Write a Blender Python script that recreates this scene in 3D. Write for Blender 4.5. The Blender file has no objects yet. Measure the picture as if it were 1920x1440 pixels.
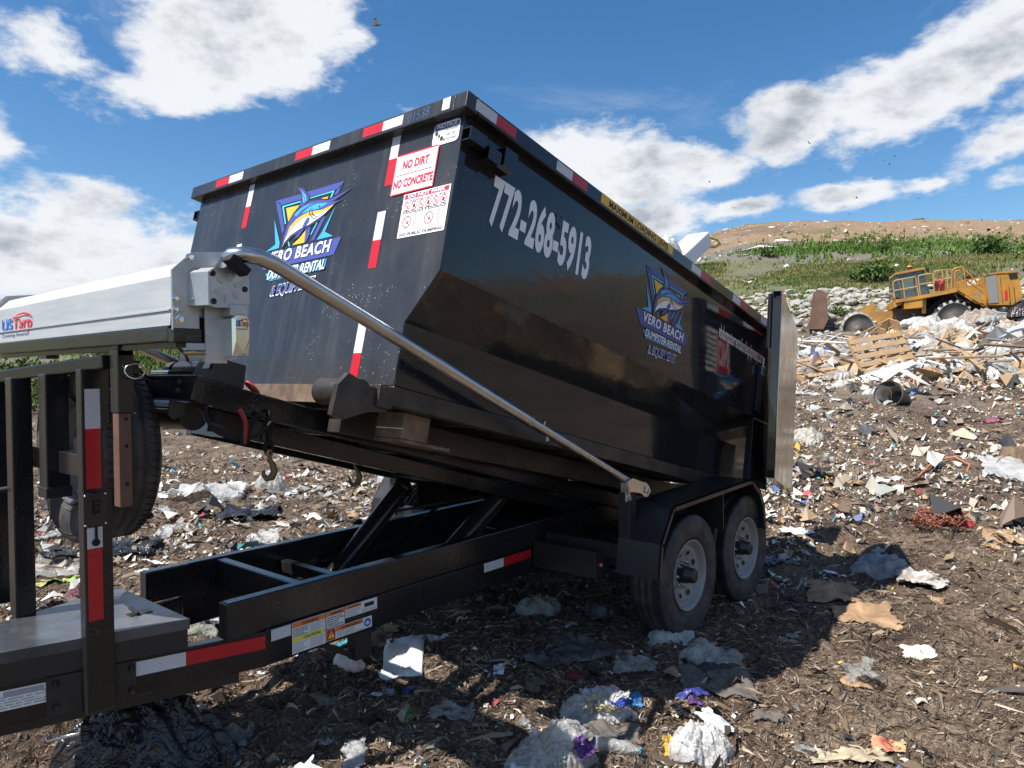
import bpy, bmesh, math, random
import numpy as np
from mathutils import Vector, Matrix
from mathutils.geometry import tessellate_polygon
R_ = math.radians
random.seed(7); rng = np.random.default_rng(7)
SC = bpy.context.scene; COL = SC.collection

# ------------------------------------------------------------------ camera
FPX = 1353.85
CAM = np.array([-4.1874, -3.2902, 1.6937])
YAW, PIT, ROL = math.pi/2-.8704, -.0185, -.0099
_fw = np.array([math.cos(YAW)*math.cos(PIT), math.sin(YAW)*math.cos(PIT), math.sin(PIT)])
_rt = np.array([math.sin(YAW), -math.cos(YAW), 0.]); _up = np.cross(_rt, _fw)
_rt, _up = math.cos(ROL)*_rt+math.sin(ROL)*_up, -math.sin(ROL)*_rt+math.cos(ROL)*_up
cam = bpy.data.cameras.new('camera'); co = bpy.data.objects.new('camera', cam); COL.objects.link(co)
cam.sensor_fit = 'HORIZONTAL'; cam.sensor_width = 36; cam.lens = 36*FPX/1920
cam.clip_start = .05; cam.clip_end = 3000
M = Matrix.Identity(4)
for i in range(3):
    M[i][0] = _rt[i]; M[i][1] = _up[i]; M[i][2] = -_fw[i]; M[i][3] = CAM[i]
co.matrix_world = M; SC.camera = co

# ------------------------------------------------------------------ light and sky
SUN = Vector((-.62, .26, 1)).normalized()
EL = math.asin(SUN.z); AZ = math.atan2(SUN.y, SUN.x)
sl = bpy.data.lights.new('sun', 'SUN'); sl.energy = 4.8; sl.angle = R_(.5); sl.color = (1, .96, .9)
so = bpy.data.objects.new('sun', sl); COL.objects.link(so)
so.rotation_euler = (-SUN).to_track_quat('-Z', 'Y').to_euler()
SC.view_settings.view_transform = 'Standard'; SC.view_settings.look = 'None'
SC.view_settings.exposure = 0.74; SC.view_settings.gamma = 1

W = bpy.data.worlds.new('World'); SC.world = W; W.use_nodes = True
def build_world():
    nt = W.node_tree; N = nt.nodes; L = nt.links
    N.clear()
    def n(t, **k):
        q = N.new(t)
        for a, b in k.items(): setattr(q, a, b)
        return q
    def math_(op, a, b=None, clamp=False):
        q = n('ShaderNodeMath', operation=op, use_clamp=clamp)
        for i, v in enumerate((a, b)):
            if v is None: continue
            if isinstance(v, (int, float)): q.inputs[i].default_value = v
            else: L.new(v, q.inputs[i])
        return q.outputs[0]
    def smooth(v, a, b, c=0., d=1.):
        q = n('ShaderNodeMapRange', interpolation_type='SMOOTHSTEP')
        L.new(v, q.inputs[0])
        for i, x in zip((1, 2, 3, 4), (a, b, c, d)): q.inputs[i].default_value = x
        return q.outputs[0]
    out = n('ShaderNodeOutputWorld'); bg = n('ShaderNodeBackground'); bg.inputs[1].default_value = .11
    L.new(bg.outputs[0], out.inputs[0])
    sky = n('ShaderNodeTexSky', sky_type='NISHITA', sun_disc=False)
    sky.sun_elevation = EL; sky.sun_rotation = math.pi/2-AZ
    sky.air_density = 1.0; sky.dust_density = .35; sky.ozone_density = 2.2; sky.altitude = 0
    tc = n('ShaderNodeTexCoord'); sep = n('ShaderNodeSeparateXYZ'); L.new(tc.outputs['Generated'], sep.inputs[0])
    az = math_('ARCTAN2', sep.outputs[1], sep.outputs[0]); el = math_('ARCSINE', sep.outputs[2])
    cmb = n('ShaderNodeCombineXYZ'); L.new(az, cmb.inputs[0]); L.new(el, cmb.inputs[1])
    # a cloud noise that thins towards the horizon like a flat layer
    def noise(scale, det, rough, dist=0., vec=None, w=0.):
        q = n('ShaderNodeTexNoise', noise_dimensions='4D'); L.new(vec or tc.outputs['Generated'], q.inputs['Vector'])
        q.inputs['Scale'].default_value = scale; q.inputs['Detail'].default_value = det
        q.inputs['Roughness'].default_value = rough; q.inputs['Distortion'].default_value = dist
        q.inputs['W'].default_value = w
        return q
    mp = n('ShaderNodeMapping'); L.new(tc.outputs['Generated'], mp.inputs[0]); mp.inputs['Scale'].default_value = (1, 1, 1.9)
    big = noise(5.5, 9, .6, .15, mp.outputs[0], 1.3); fine = noise(17, 8, .62, .1, mp.outputs[0], 4.)
    warp = n('ShaderNodeVectorMath', operation='SUBTRACT'); L.new(big.outputs['Color'], warp.inputs[0]); warp.inputs[1].default_value = (.5, .5, .5)
    ws = n('ShaderNodeVectorMath', operation='MULTIPLY'); L.new(warp.outputs[0], ws.inputs[0]); ws.inputs[1].default_value = (.09, .075, 0)
    pos = n('ShaderNodeVectorMath', operation='ADD'); L.new(cmb.outputs[0], pos.inputs[0]); L.new(ws.outputs[0], pos.inputs[1])
    # clouds: (centre az offset right of the view axis, elevation, half width, half height, tilt, weight), degrees
    B = [(-20.5, 23.3, 11, 5.4, 8, 1.), (-14, 25.5, 6.5, 5, 0, .8), (-33, 20.3, 5.5, 3, 0, .75), (-26, 19, 7, 2.6, 10, .6),
         (-32, 8, 14, 6.2, -6, 1.05), (-24, 6.5, 9, 4.6, 0, .95), (-38, 14.5, 7, 4, 0, .8), (-20, 4, 9, 2.6, 0, .6), (-30, 12.6, 7, 2.6, -10, .75),
         (9, 14.5, 10, 4.8, -6, 1.), (13, 15.5, 8, 3.2, -8, .8), (4, 16.5, 7, 3.0, 0, .7), (11, 11, 8, 3.6, 0, .75), (6, 9, 8, 4, 0, .55),
         (28, 18.4, 9, 4.4, 3, 1.), (21, 17.8, 6, 3.4, 6, .95), (35, 20.5, 8, 5.2, 0, 1.), (27, 16.4, 9, 2.2, 4, .6),
         (34, 13.6, 6.5, 2.2, 14, .85), (36, 11.8, 4, 1.3, 0, .7), (17.5, 11.2, 4.2, 1.4, 12, .9), (24.5, 12.0, 5.2, 1.5, 4, .85), (30, 12.6, 3.5, .9, 0, .7), (20.5, 15.3, 2.6, 1.0, 0, .48),
         (-36, 26, 5, 1.2, 20, .42), (2, 27.6, 4, 1.0, -12, .34), (-8, 20, 5, .9, -6, .45)]
    acc = None
    for a, e, w, h, t, wt in B:
        m = n('ShaderNodeMapping', vector_type='TEXTURE'); L.new(pos.outputs[0], m.inputs[0])
        m.inputs['Location'].default_value = (YAW-R_(a), R_(e), 0)
        m.inputs['Rotation'].default_value = (0, 0, -R_(t)); m.inputs['Scale'].default_value = (R_(w), R_(h), 1)
        ln = n('ShaderNodeVectorMath', operation='LENGTH'); L.new(m.outputs[0], ln.inputs[0])
        s = smooth(ln.outputs['Value'], 1.25, .0, 0., wt)
        acc = s if acc is None else math_('MAXIMUM', acc, math_('ADD', math_('MULTIPLY', s, .85), math_('MULTIPLY', acc, .22)))
    # beyond the picture the same broken cumulus goes on round the horizon
    far = smooth(math_('ABSOLUTE', math_('SUBTRACT', az, YAW)), R_(38), R_(55))
    gen = noise(2.6, 3, .5, 0, mp.outputs[0], 7.)
    acc = math_('ADD', math_('MULTIPLY', acc, math_('SUBTRACT', 1., far)), math_('MULTIPLY', far, smooth(gen.outputs['Fac'], .42, .75, 0, .9)))
    nn = math_('ADD', math_('MULTIPLY', math_('SUBTRACT', big.outputs['Fac'], .5), 1.5), math_('MULTIPLY', math_('SUBTRACT', fine.outputs['Fac'], .5), 1.5))
    body = math_('ADD', acc, math_('MULTIPLY', nn, .75))
    dens = smooth(body, .27, .64)
    wisp = math_('MULTIPLY', smooth(noise(3.2, 9, .66, .6, mp.outputs[0], 9.).outputs['Fac'], .57, .8), .30)
    dens = math_('MAXIMUM', dens, math_('MULTIPLY', wisp, smooth(el, .0, .5, .5, 1.)))
    # thick parts are greyer underneath
    soft = noise(7, 6, .6, .2, mp.outputs[0], 2.2)
    thick = smooth(math_('ADD', body, math_('MULTIPLY', math_('SUBTRACT', soft.outputs['Fac'], .5), 2.6)), .55, 1.4)
    cc = n('ShaderNodeMixRGB'); L.new(thick, cc.inputs[0])
    cc.inputs[1].default_value = (4.95, 5.05, 5.2, 1); cc.inputs[2].default_value = (1.85, 2.1, 2.45, 1)
    hsv = n('ShaderNodeHueSaturation'); hsv.inputs['Saturation'].default_value = 1.3; hsv.inputs['Value'].default_value = .76
    L.new(sky.outputs[0], hsv.inputs['Color'])
    mx = n('ShaderNodeMixRGB'); L.new(math_('MULTIPLY', dens, .97), mx.inputs[0]); L.new(hsv.outputs[0], mx.inputs[1]); L.new(cc.outputs[0], mx.inputs[2])
    L.new(mx.outputs[0], bg.inputs[0])
build_world()

# ------------------------------------------------------------------ noise and terrain
def _hash(ix, iy, s):
    h = (ix.astype(np.int64)*374761393 + iy.astype(np.int64)*668265263 + s*974634777) & 0x7fffffff
    h = ((h ^ (h >> 13))*1274126177) & 0x7fffffff
    return ((h ^ (h >> 16)) & 0xffff)/65535.
def vnoise(x, y, s=0):
    ix = np.floor(x); iy = np.floor(y); fx = x-ix; fy = y-iy
    fx = fx*fx*(3-2*fx); fy = fy*fy*(3-2*fy)
    a = _hash(ix, iy, s); b = _hash(ix+1, iy, s); c = _hash(ix, iy+1, s); d = _hash(ix+1, iy+1, s)
    return (a*(1-fx)+b*fx)*(1-fy)+(c*(1-fx)+d*fx)*fy
def fbm(x, y, o=4, s=0, g=.5):
    t = 0; a = 1; n_ = 0
    for k in range(o):
        t = t+a*(vnoise(x, y, s+k)-.5); n_ += a; a *= g; x = x*2.03+11.7; y = y*2.03-5.1
    return t/n_*2
def sst(x, a, b):
    t = np.clip((x-a)/(b-a), 0, 1); return t*t*(3-2*t)
def polar(x, y):
    dx = x-CAM[0]; dy = y-CAM[1]
    d = np.hypot(dx, dy); az = np.degrees(YAW-np.arctan2(dy, dx)); az = (az+180) % 360-180
    return az, d
RD = np.array([0, 6, 12, 18, 21, 24, 30, 38, 41, 45, 50, 60, 75, 95, 120, 150, 220, 600, 2000.])
RH = np.array([0, 0, .60, 1.30, 1.85, 2.2, 2.4, 2.9, 3.9, 5.8, 6.6, 9.0, 13.2, 18.2, 24.9, 26.5, 27, 20, 10.])
LD = np.array([0, 14, 28, 40, 60, 90, 110, 150, 600, 2000.])
LH = np.array([0, 0, .15, 1.4, 4.6, 9.0, 10.4, 11, 10, 8.])
def right_weight(az):
    return sst(az, -14, 9)*(1-sst(az, 75, 130))
def terrain(x, y, detail=True):
    x = np.asarray(x, float); y = np.asarray(y, float)
    az, d = polar(x, y)
    w = right_weight(az)
    w = w+(w*sst(az, -2, 20)-w)*sst(d, 50, 80)*(az < 60)
    h = np.interp(d, RD, RH)*w+np.interp(d, LD, LH)*(1-w)*(1-.6*sst(np.abs(az), 80, 140))
    h = h+fbm(x*.045, y*.045, 3, 60)*.7*sst(d, 50, 110)+fbm(x*.2, y*.2, 3, 70)*.35*sst(d, 40, 60)
    h = h*(1-(1-np.cos(np.radians(np.clip(az, 0, 48)))/math.cos(R_(19)))*sst(d, 42, 85)*w)
    if detail:
        n1 = fbm(x*.8, y*.8, 3, 1)*.085*sst(d, 1, 6)
        n2 = fbm(x*3.1, y*3.1, 3, 11); n3 = fbm(x*11, y*11, 3, 21); n4 = np.abs(fbm(x*27, y*27, 2, 31))
        dmp = 1-.75*sst(d, 35, 70)
        h = h+n1+(n2*.058+n3*.032+n4*.015)*dmp
        # tyres and bags sit in slightly flattened soil
        h = h*(1-.55*np.exp(-((x-.45)**2/.9+(y+1.1)**2/.25))*(d < 8))
        for wx in (0, .889):
            h = h+.05*np.exp(-((x-wx)**2/.035+(y+1.27)**2/.0035))*(d < 8)+.05*np.exp(-((np.abs(x-wx)-.24)**2/.004+(y+1.1)**2/.02))*(d < 8)
        h = h+.25*fbm(x*.55, y*.55, 3, 91)*w*sst(d, 17, 20)*(1-sst(d, 23, 27))
    return h
def tz(x, y): return float(terrain(np.array([x]), np.array([y]))[0])

# pixel of the photograph (1920 wide) -> point of a real surface
def ray(px, py): return _fw+(px-960)/FPX*_rt-(py-720)/FPX*_up
def at_plane(px, py, ax, v):
    d = ray(px, py); i = 'xyz'.index(ax); return CAM+d*(v-CAM[i])/d[i]
def at_depth(px, py, D): return CAM+ray(px, py)*D
_TT = .8*1.004**np.arange(1500)
def at_ground(px, py):
    d = ray(px, py); P = CAM[None]+_TT[:, None]*d[None]
    k = np.nonzero(P[:, 2] < terrain(P[:, 0], P[:, 1], False))[0]
    if not len(k): return P[-1]
    k = k[0]; t0, t1 = _TT[max(k-1, 0)], _TT[k]
    for _ in range(12):
        t = (t0+t1)/2; p = CAM+d*t
        if p[2] < terrain(p[:1], p[1:2], False)[0]: t1 = t
        else: t0 = t
    return CAM+d*t1

# ------------------------------------------------------------------ materials
MATS = {}
def mat(name, base, rough=.5, metal=0., var=None, vscale=8., bump=0., bscale=40., dust=0., dust_col=(.22, .19, .15), dscale=3., speck=0., rvar=0., spec=.5, trans=0., coat=0., det=5, stretch=None, attr=None, wrinkle=0., wscale=9., streak=0.):
    if name in MATS: return MATS[name]
    m = bpy.data.materials.new(name); m.use_nodes = True; nt = m.node_tree; N = nt.nodes; L = nt.links
    p = N['Principled BSDF']; p.inputs['Metallic'].default_value = metal; p.inputs['Roughness'].default_value = rough
    p.inputs['Specular IOR Level'].default_value = spec
    if coat: p.inputs['Coat Weight'].default_value = coat; p.inputs['Coat Roughness'].default_value = .08
    tc = N.new('ShaderNodeTexCoord'); vec = tc.outputs['Object']
    if stretch:
        mp = N.new('ShaderNodeMapping'); L.new(vec, mp.inputs[0]); mp.inputs['Scale'].default_value = stretch; vec2 = mp.outputs[0]
    else: vec2 = vec
    def noise(sc, d=5, v=None, rg=.55):
        q = N.new('ShaderNodeTexNoise'); L.new(v or vec2, q.inputs['Vector']); q.inputs['Scale'].default_value = sc; q.inputs['Detail'].default_value = d; q.inputs['Roughness'].default_value = rg
        return q.outputs['Fac']
    def rng_(v, a, b, c, d):
        q = N.new('ShaderNodeMapRange'); L.new(v, q.inputs[0])
        for i, x in zip((1, 2, 3, 4), (a, b, c, d)): q.inputs[i].default_value = x
        return q.outputs[0]
    def mix(f, a, b):
        q = N.new('ShaderNodeMixRGB')
        if isinstance(f, float): q.inputs[0].default_value = f
        else: L.new(f, q.inputs[0])
        for i, v in ((1, a), (2, b)):
            if isinstance(v, tuple): q.inputs[i].default_value = (*v, 1)
            else: L.new(v, q.inputs[i])
        return q.outputs[0]
    col = base
    if attr:
        a = N.new('ShaderNodeAttribute'); a.attribute_name = attr; col = a.outputs['Color']
        if var is not None:
            col = mix(rng_(noise(vscale, det), .35, .65, 0, 1), col, mix(1., col, var)) if False else col
    if var is not None and not attr: col = mix(rng_(noise(vscale, det), .35, .68, 0, 1), base, var)
    if dust:
        f = rng_(noise(dscale, 7, vec, .65), .42, .78, 0.04, dust); col = mix(f, col, dust_col)
    if streak:
        mp2 = N.new('ShaderNodeMapping'); L.new(vec, mp2.inputs[0]); mp2.inputs['Scale'].default_value = (9, 9, .8)
        a = rng_(noise(1.6, 6, mp2.outputs[0], .6), .52, .74, 0, streak); col = mix(a, col, (.24, .21, .175))
        q = N.new('ShaderNodeTexNoise'); L.new(vec, q.inputs['Vector']); q.inputs['Scale'].default_value = 1.1; q.inputs['Detail'].default_value = 6
        col = mix(rng_(q.outputs['Fac'], .55, .8, 0, streak*.9), col, (.20, .17, .14))
    if speck:
        v = N.new('ShaderNodeTexVoronoi'); L.new(vec, v.inputs['Vector']); v.inputs['Scale'].default_value = 55
        s = rng_(v.outputs['Distance'], .10, .16, 1, 0)
        g = rng_(noise(3.2, 3, vec), .56, .62, 0, speck)
        mm = N.new('ShaderNodeMath'); mm.operation = 'MULTIPLY'; L.new(s, mm.inputs[0]); L.new(g, mm.inputs[1])
        col = mix(mm.outputs[0], col, (.55, .53, .5))
    if isinstance(col, tuple): p.inputs['Base Color'].default_value = (*col, 1)
    else: L.new(col, p.inputs['Base Color'])
    if rvar: L.new(rng_(noise(5, 4, vec), .3, .7, max(.02, rough-rvar), rough+rvar), p.inputs['Roughness'])
    if wrinkle:   # the sharp folds of crushed film or cloth
        def fold(sc, w):
            q = N.new('ShaderNodeTexNoise'); L.new(vec, q.inputs['Vector']); q.inputs['Scale'].default_value = sc; q.inputs['Detail'].default_value = 2.5; q.inputs['Roughness'].default_value = .5; q.inputs['Distortion'].default_value = 1.1
            a = N.new('ShaderNodeMath'); a.operation = 'SUBTRACT'; L.new(q.outputs['Fac'], a.inputs[0]); a.inputs[1].default_value = .5
            b = N.new('ShaderNodeMath'); b.operation = 'ABSOLUTE'; L.new(a.outputs[0], b.inputs[0]); c = N.new('ShaderNodeMath'); c.operation = 'MULTIPLY'; L.new(b.outputs[0], c.inputs[0]); c.inputs[1].default_value = w; return c.outputs[0]
        ad = N.new('ShaderNodeMath'); L.new(fold(wscale, 1.), ad.inputs[0]); L.new(fold(wscale*2.7, .45), ad.inputs[1])
        b = N.new('ShaderNodeBump'); b.inputs['Distance'].default_value = wrinkle; b.inputs['Strength'].default_value = 1; L.new(ad.outputs[0], b.inputs['Height']); L.new(b.outputs[0], p.inputs['Normal'])
    if bump:
        b = N.new('ShaderNodeBump'); b.inputs['Distance'].default_value = bump; b.inputs['Strength'].default_value = 1
        L.new(noise(bscale, 4), b.inputs['Height']); L.new(b.outputs[0], p.inputs['Normal'])
    if trans:
        tr = N.new('ShaderNodeBsdfTransparent'); ms = N.new('ShaderNodeMixShader'); tl = N.new('ShaderNodeBsdfTranslucent')
        m1 = N.new('ShaderNodeMixShader'); m1.inputs[0].default_value = .35
        if isinstance(col, tuple): tl.inputs[0].default_value = (*col, 1)
        else: L.new(col, tl.inputs[0])
        L.new(p.outputs[0], m1.inputs[1]); L.new(tl.outputs[0], m1.inputs[2])
        L.new(rng_(noise(9, 4, vec), .3, .7, max(0, trans-.25), min(1, trans+.2)), ms.inputs[0])
        L.new(m1.outputs[0], ms.inputs[1]); L.new(tr.outputs[0], ms.inputs[2]); L.new(ms.outputs[0], N['Material Output'].inputs[0])
    MATS[name] = m; return m

PAINT = mat('gloss_black_paint', (.010, .011, .014), .08, rvar=.04, dust=.035, dust_col=(.19, .19, .19), dscale=2.2, speck=.3, bump=.0022, bscale=3.2, coat=.0, streak=.035)
FRONTP = mat('dusty_black_paint', (.013, .014, .017), .26, rvar=.08, dust=.16, dust_col=(.22, .22, .22), dscale=1.6, speck=.75, bump=.0022, bscale=4, streak=.11)
FRAME = mat('frame_black_paint', (.007, .007, .009), .16, rvar=.07, dust=.02, dust_col=(.20, .195, .19), dscale=5, speck=.3, bump=.001, bscale=60, streak=.03)
SATIN = mat('satin_black', (.012, .012, .014), .34, rvar=.1, dust=.05, dust_col=(.2, .2, .2), dscale=7)
WORN = mat('worn_black_steel', (.014, .0135, .0145), .42, rvar=.15, var=(.05, .042, .036), vscale=9, dust=.14, dust_col=(.18, .12, .08), dscale=12, speck=1.)
ALU = mat('brushed_aluminium', (.50, .51, .51), .5, metal=.4, rvar=.08, var=(.43, .44, .445), vscale=3, stretch=(20, 1, 20))
ALUP = mat('dull_aluminium_plate', (.50, .51, .52), .42, metal=.8, rvar=.1, var=(.4, .41, .42), vscale=10, bump=.0006, bscale=90)
CHROME = mat('bright_zinc', (.72, .73, .72), .14, metal=1., rvar=.06)
TUBE = mat('galvanised_tube', (.58, .57, .55), .30, metal=1., rvar=.08, var=(.5, .49, .46), vscale=14)
RUBBER = mat('tyre_rubber', (.020, .020, .021), .6, rvar=.12, dust=.5, dust_col=(.17, .155, .14), dscale=9, speck=.0, bump=.002, bscale=120)
RIMM = mat('grey_wheel_paint', (.25, .25, .252), .35, dust=.3, dscale=12, dust_col=(.25, .2, .15))
DARK = mat('matt_black', (.006, .006, .007), .8)
RED = mat('red_reflective_tape', (.50, .012, .020), .3, var=(.44, .010, .018), vscale=60)
WHT = mat('white_reflective_tape', (.62, .63, .65), .35, var=(.5, .51, .53), vscale=160, det=2)
SIGNW = mat('sign_white', (.78, .79, .80), .4, dust=.08)
SIGNR = mat('sign_red', (.58, .010, .035), .4)
INK = mat('sign_black', (.015, .015, .018), .5)
NAVY = mat('sign_navy', (.03, .04, .19), .45)
INDIGO = mat('logo_indigo', (.055, .075, .30), .4)
SKYB = mat('logo_sky_blue', (.05, .36, .75), .4)
CYAN = mat('logo_cyan', (.08, .55, .72), .4)
GOLD = mat('logo_gold', (.78, .44, .03), .4)
YELL = mat('sign_yellow', (.80, .47, .015), .4, dust=.1)
ORNG = mat('label_orange', (.72, .20, .05), .45)
LEMON = mat('label_yellow', (.82, .70, .05), .45)
BLUEL = mat('label_blue', (.02, .13, .5), .45)
GREYT = mat('label_small_print', (.32, .33, .35), .5)
SHADE_WHT = mat('phone_number_vinyl', (.82, .83, .88), .4)  # bluish tint puts the side's shade into the white lettering
RUST = mat('rust_brown_primer', (.105, .045, .030), .55, var=(.14, .065, .042), vscale=14, dust=.15)
BARE = mat('bare_rusty_steel', (.24, .19, .14), .55, metal=.3, var=(.10, .075, .06), vscale=14, dust=.4, dust_col=(.22, .09, .04), dscale=9)
TOPBOX = mat('toolbox_lid_sky_tone', (.03, .033, .038), .30, rvar=.1, dust=.55, dust_col=(.26, .26, .26), dscale=2.0)  # pale grey in the colour stands in for sky reflected on the lid
GOLDZ = mat('yellow_zinc', (.45, .33, .12), .35, metal=.9, var=(.3, .22, .1), vscale=30)
REDC = mat('red_cable', (.30, .02, .02), .5)
MAROON = mat('maroon_cable', (.075, .018, .02), .5)
INNER = mat('scraped_bare_steel', (.46, .42, .36), .18, metal=.9, rvar=.1, var=(.26, .23, .19), vscale=7, dust=.35, dust_col=(.30, .25, .19), dscale=5, stretch=(1, 1, .25), bump=.003, bscale=5)
AMBER = mat('amber_lens', (.8, .16, .02), .2)

# ------------------------------------------------------------------ mesh helpers
class MB:
    def __init__(s): s.v = []; s.f = []; s.m = []; s.mats = []; s.sm = []
    def slot(s, m):
        if m not in s.mats: s.mats.append(m)
        return s.mats.index(m)
    def add(s, V, F, m=None, smooth=False):
        o = len(s.v); s.v += [tuple(float(c) for c in q) for q in V]
        k = s.slot(m) if m else 0
        for q in F: s.f.append(tuple(i+o for i in q)); s.m.append(k); s.sm.append(smooth)
        return s
    def box(s, a, b, m=None, bev=0.0, X=None):
        (x0, y0, z0), (x1, y1, z1) = a, b
        if bev:
            bm = bmesh.new(); bmesh.ops.create_cube(bm, size=1)
            for v in bm.verts: v.co = ((x0+x1)/2+v.co.x*(x1-x0), (y0+y1)/2+v.co.y*(y1-y0), (z0+z1)/2+v.co.z*(z1-z0))
            bmesh.ops.bevel(bm, geom=bm.edges[:], offset=bev, segments=2, affect='EDGES', profile=.5)
            bm.verts.index_update(); V = [v.co[:] for v in bm.verts]; F = [[v.index for v in f.verts] for f in bm.faces]; bm.free()
        else:
            V = [(x, y, z) for x in (x0, x1) for y in (y0, y1) for z in (z0, z1)]
            F = [(0, 1, 3, 2), (4, 6, 7, 5), (0, 4, 5, 1), (2, 3, 7, 6), (0, 2, 6, 4), (1, 5, 7, 3)]
        if X: V = [X(Vector(q)) for q in V]
        return s.add(V, F, m)
    def hexa(s, P, m=None):   # 8 corners: bottom loop 4, top loop 4
        return s.add(P, [(3, 2, 1, 0), (4, 5, 6, 7), (0, 1, 5, 4), (1, 2, 6, 5), (2, 3, 7, 6), (3, 0, 4, 7)], m)
    def bar(s, p, q, w, h, m=None, up=(0, 0, 1), bev=0.):
        p = Vector(p); q = Vector(q); d = (q-p); Ln = d.length; d.normalize(); u = Vector(up)
        r = d.cross(u).normalized(); u = r.cross(d)
        return s.box((0, -w/2, -h/2), (Ln, w/2, h/2), m, bev, lambda v: p+d*v.x+r*v.y+u*v.z)
    def tube(s, pts, r, m=None, seg=14, cap=True):
        pts = [Vector(p) for p in pts]; n = len(pts); rs = r if isinstance(r, (list, tuple)) else [r]*n
        V = []; F = []; d = (pts[1]-pts[0]).normalized()
        u = d.orthogonal().normalized()
        for i, p in enumerate(pts):
            t = (pts[min(i+1, n-1)]-pts[max(i-1, 0)]).normalized()
            u = (u-t*u.dot(t)).normalized(); w = t.cross(u)
            for k in range(seg):
                a = 2*math.pi*k/seg; V.append(p+(u*math.cos(a)+w*math.sin(a))*rs[i])
        for i in range(n-1):
            for k in range(seg):
                a = i*seg+k; b = i*seg+(k+1) % seg; F.append((a, b, b+seg, a+seg))
        s.add(V, F, m, True)
        if cap: s.add(V[:seg], [tuple(range(seg-1, -1, -1))], m); s.add(V[-seg:], [tuple(range(seg))], m)
        return s
    def lathe(s, prof, c, ax, m=None, seg=48, smooth=True):   # prof: (radius, along)
        ax = Vector(ax).normalized(); u = ax.orthogonal().normalized(); w = ax.cross(u); c = Vector(c); V = []; F = []
        for r, a in prof:
            for k in range(seg):
                t = 2*math.pi*k/seg; V.append(c+ax*a+(u*math.cos(t)+w*math.sin(t))*r)
        for i in range(len(prof)-1):
            for k in range(seg):
                a = i*seg+k; b = i*seg+(k+1) % seg; F.append((a, b, b+seg, a+seg))
        return s.add(V, F, m, smooth)
    def prism(s, poly, a, b, f, m=None):  # 2-D polygon swept between a and b; f(p,q,t)->3-D
        n = len(poly); V = [f(p, q, a) for p, q in poly]+[f(p, q, b) for p, q in poly]
        F = [(i, (i+1) % n, n+(i+1) % n, n+i) for i in range(n)]
        s.add(V, F, m)
        for t in tessellate_polygon([[Vector((p, q, 0)) for p, q in poly]]):
            s.add([V[i] for i in t], [(0, 1, 2)], m); s.add([V[i+n] for i in t], [(2, 1, 0)], m)
        return s
    def poly(s, pts, m=None):   # flat filled outline of 3-D points
        T = tessellate_polygon([[Vector(p) for p in pts]])
        return s.add(pts, T, m)
    def build(s, name, m=None, parent=None, smooth=None):
        me = bpy.data.meshes.new(name); me.from_pydata(s.v, [], s.f)
        mats = s.mats if s.mats else [m]
        for q in mats: me.materials.append(q)
        if s.mats: me.polygons.foreach_set('material_index', s.m)
        me.polygons.foreach_set('use_smooth', [bool(smooth) if smooth is not None else q for q in s.sm])
        bm = bmesh.new(); bm.from_mesh(me); bmesh.ops.recalc_face_normals(bm, faces=bm.faces); bm.to_mesh(me); bm.free()
        o = bpy.data.objects.new(name, me); COL.objects.link(o)
        if parent: o.parent = parent
        return o
def tag(o, label=None, cat=None, group=None, kind=None):
    if label: o['label'] = label
    if cat: o['category'] = cat
    if group: o['group'] = group
    if kind: o['kind'] = kind
    return o
def thing(name, label, cat, loc=(0, 0, 0), rot=(0, 0, 0), group=None):
    o = bpy.data.objects.new(name, None); COL.objects.link(o); o.location = loc; o.rotation_euler = rot
    o.empty_display_size = .2
    return tag(o, label, cat, group)
def fast_mesh(name, V, F4, mats, smooth=True, col=None, mi=None, parent=None):
    """numpy quads or triangles -> object; col: per-vertex colours"""
    me = bpy.data.meshes.new(name); nv, nf, k = len(V), len(F4), F4.shape[1]
    me.vertices.add(nv); me.vertices.foreach_set('co', np.ascontiguousarray(V, np.float32).ravel())
    me.loops.add(nf*k); me.loops.foreach_set('vertex_index', np.ascontiguousarray(F4, np.int32).ravel())
    me.polygons.add(nf); me.polygons.foreach_set('loop_start', np.arange(0, nf*k, k, dtype=np.int32))
    me.polygons.foreach_set('use_smooth', np.full(nf, smooth))
    for q in mats: me.materials.append(q)
    if mi is not None: me.polygons.foreach_set('material_index', np.asarray(mi, np.int32))
    if col is not None:
        a = me.color_attributes.new('col', 'FLOAT_COLOR', 'POINT')
        c = np.ones((nv, 4), np.float32); c[:, :3] = col; a.data.foreach_set('color', c.ravel())
    me.update(calc_edges=True); me.validate()
    o = bpy.data.objects.new(name, me); COL.objects.link(o)
    if parent: o.parent = parent
    return o
_tx = {}
def text_mesh(txt, bold=0., shear=0., sp=1.):
    k = (txt, bold, shear, sp)
    if k not in _tx:
        cu = bpy.data.curves.new('lettering', 'FONT'); cu.body = txt; cu.size = 1; cu.offset = bold; cu.shear = shear; cu.fill_mode = 'FRONT'; cu.space_character = sp; cu.resolution_u = 4
        o = bpy.data.objects.new('lettering', cu); COL.objects.link(o); bpy.context.view_layer.update()
        me = o.to_mesh(); me.calc_loop_triangles(); V = np.array([v.co[:] for v in me.vertices]); F = [tuple(t.vertices) for t in me.loop_triangles]
        o.to_mesh_clear(); bpy.data.objects.remove(o); bpy.data.curves.remove(cu)
        _tx[k] = (V, F)
    return _tx[k]
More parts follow.
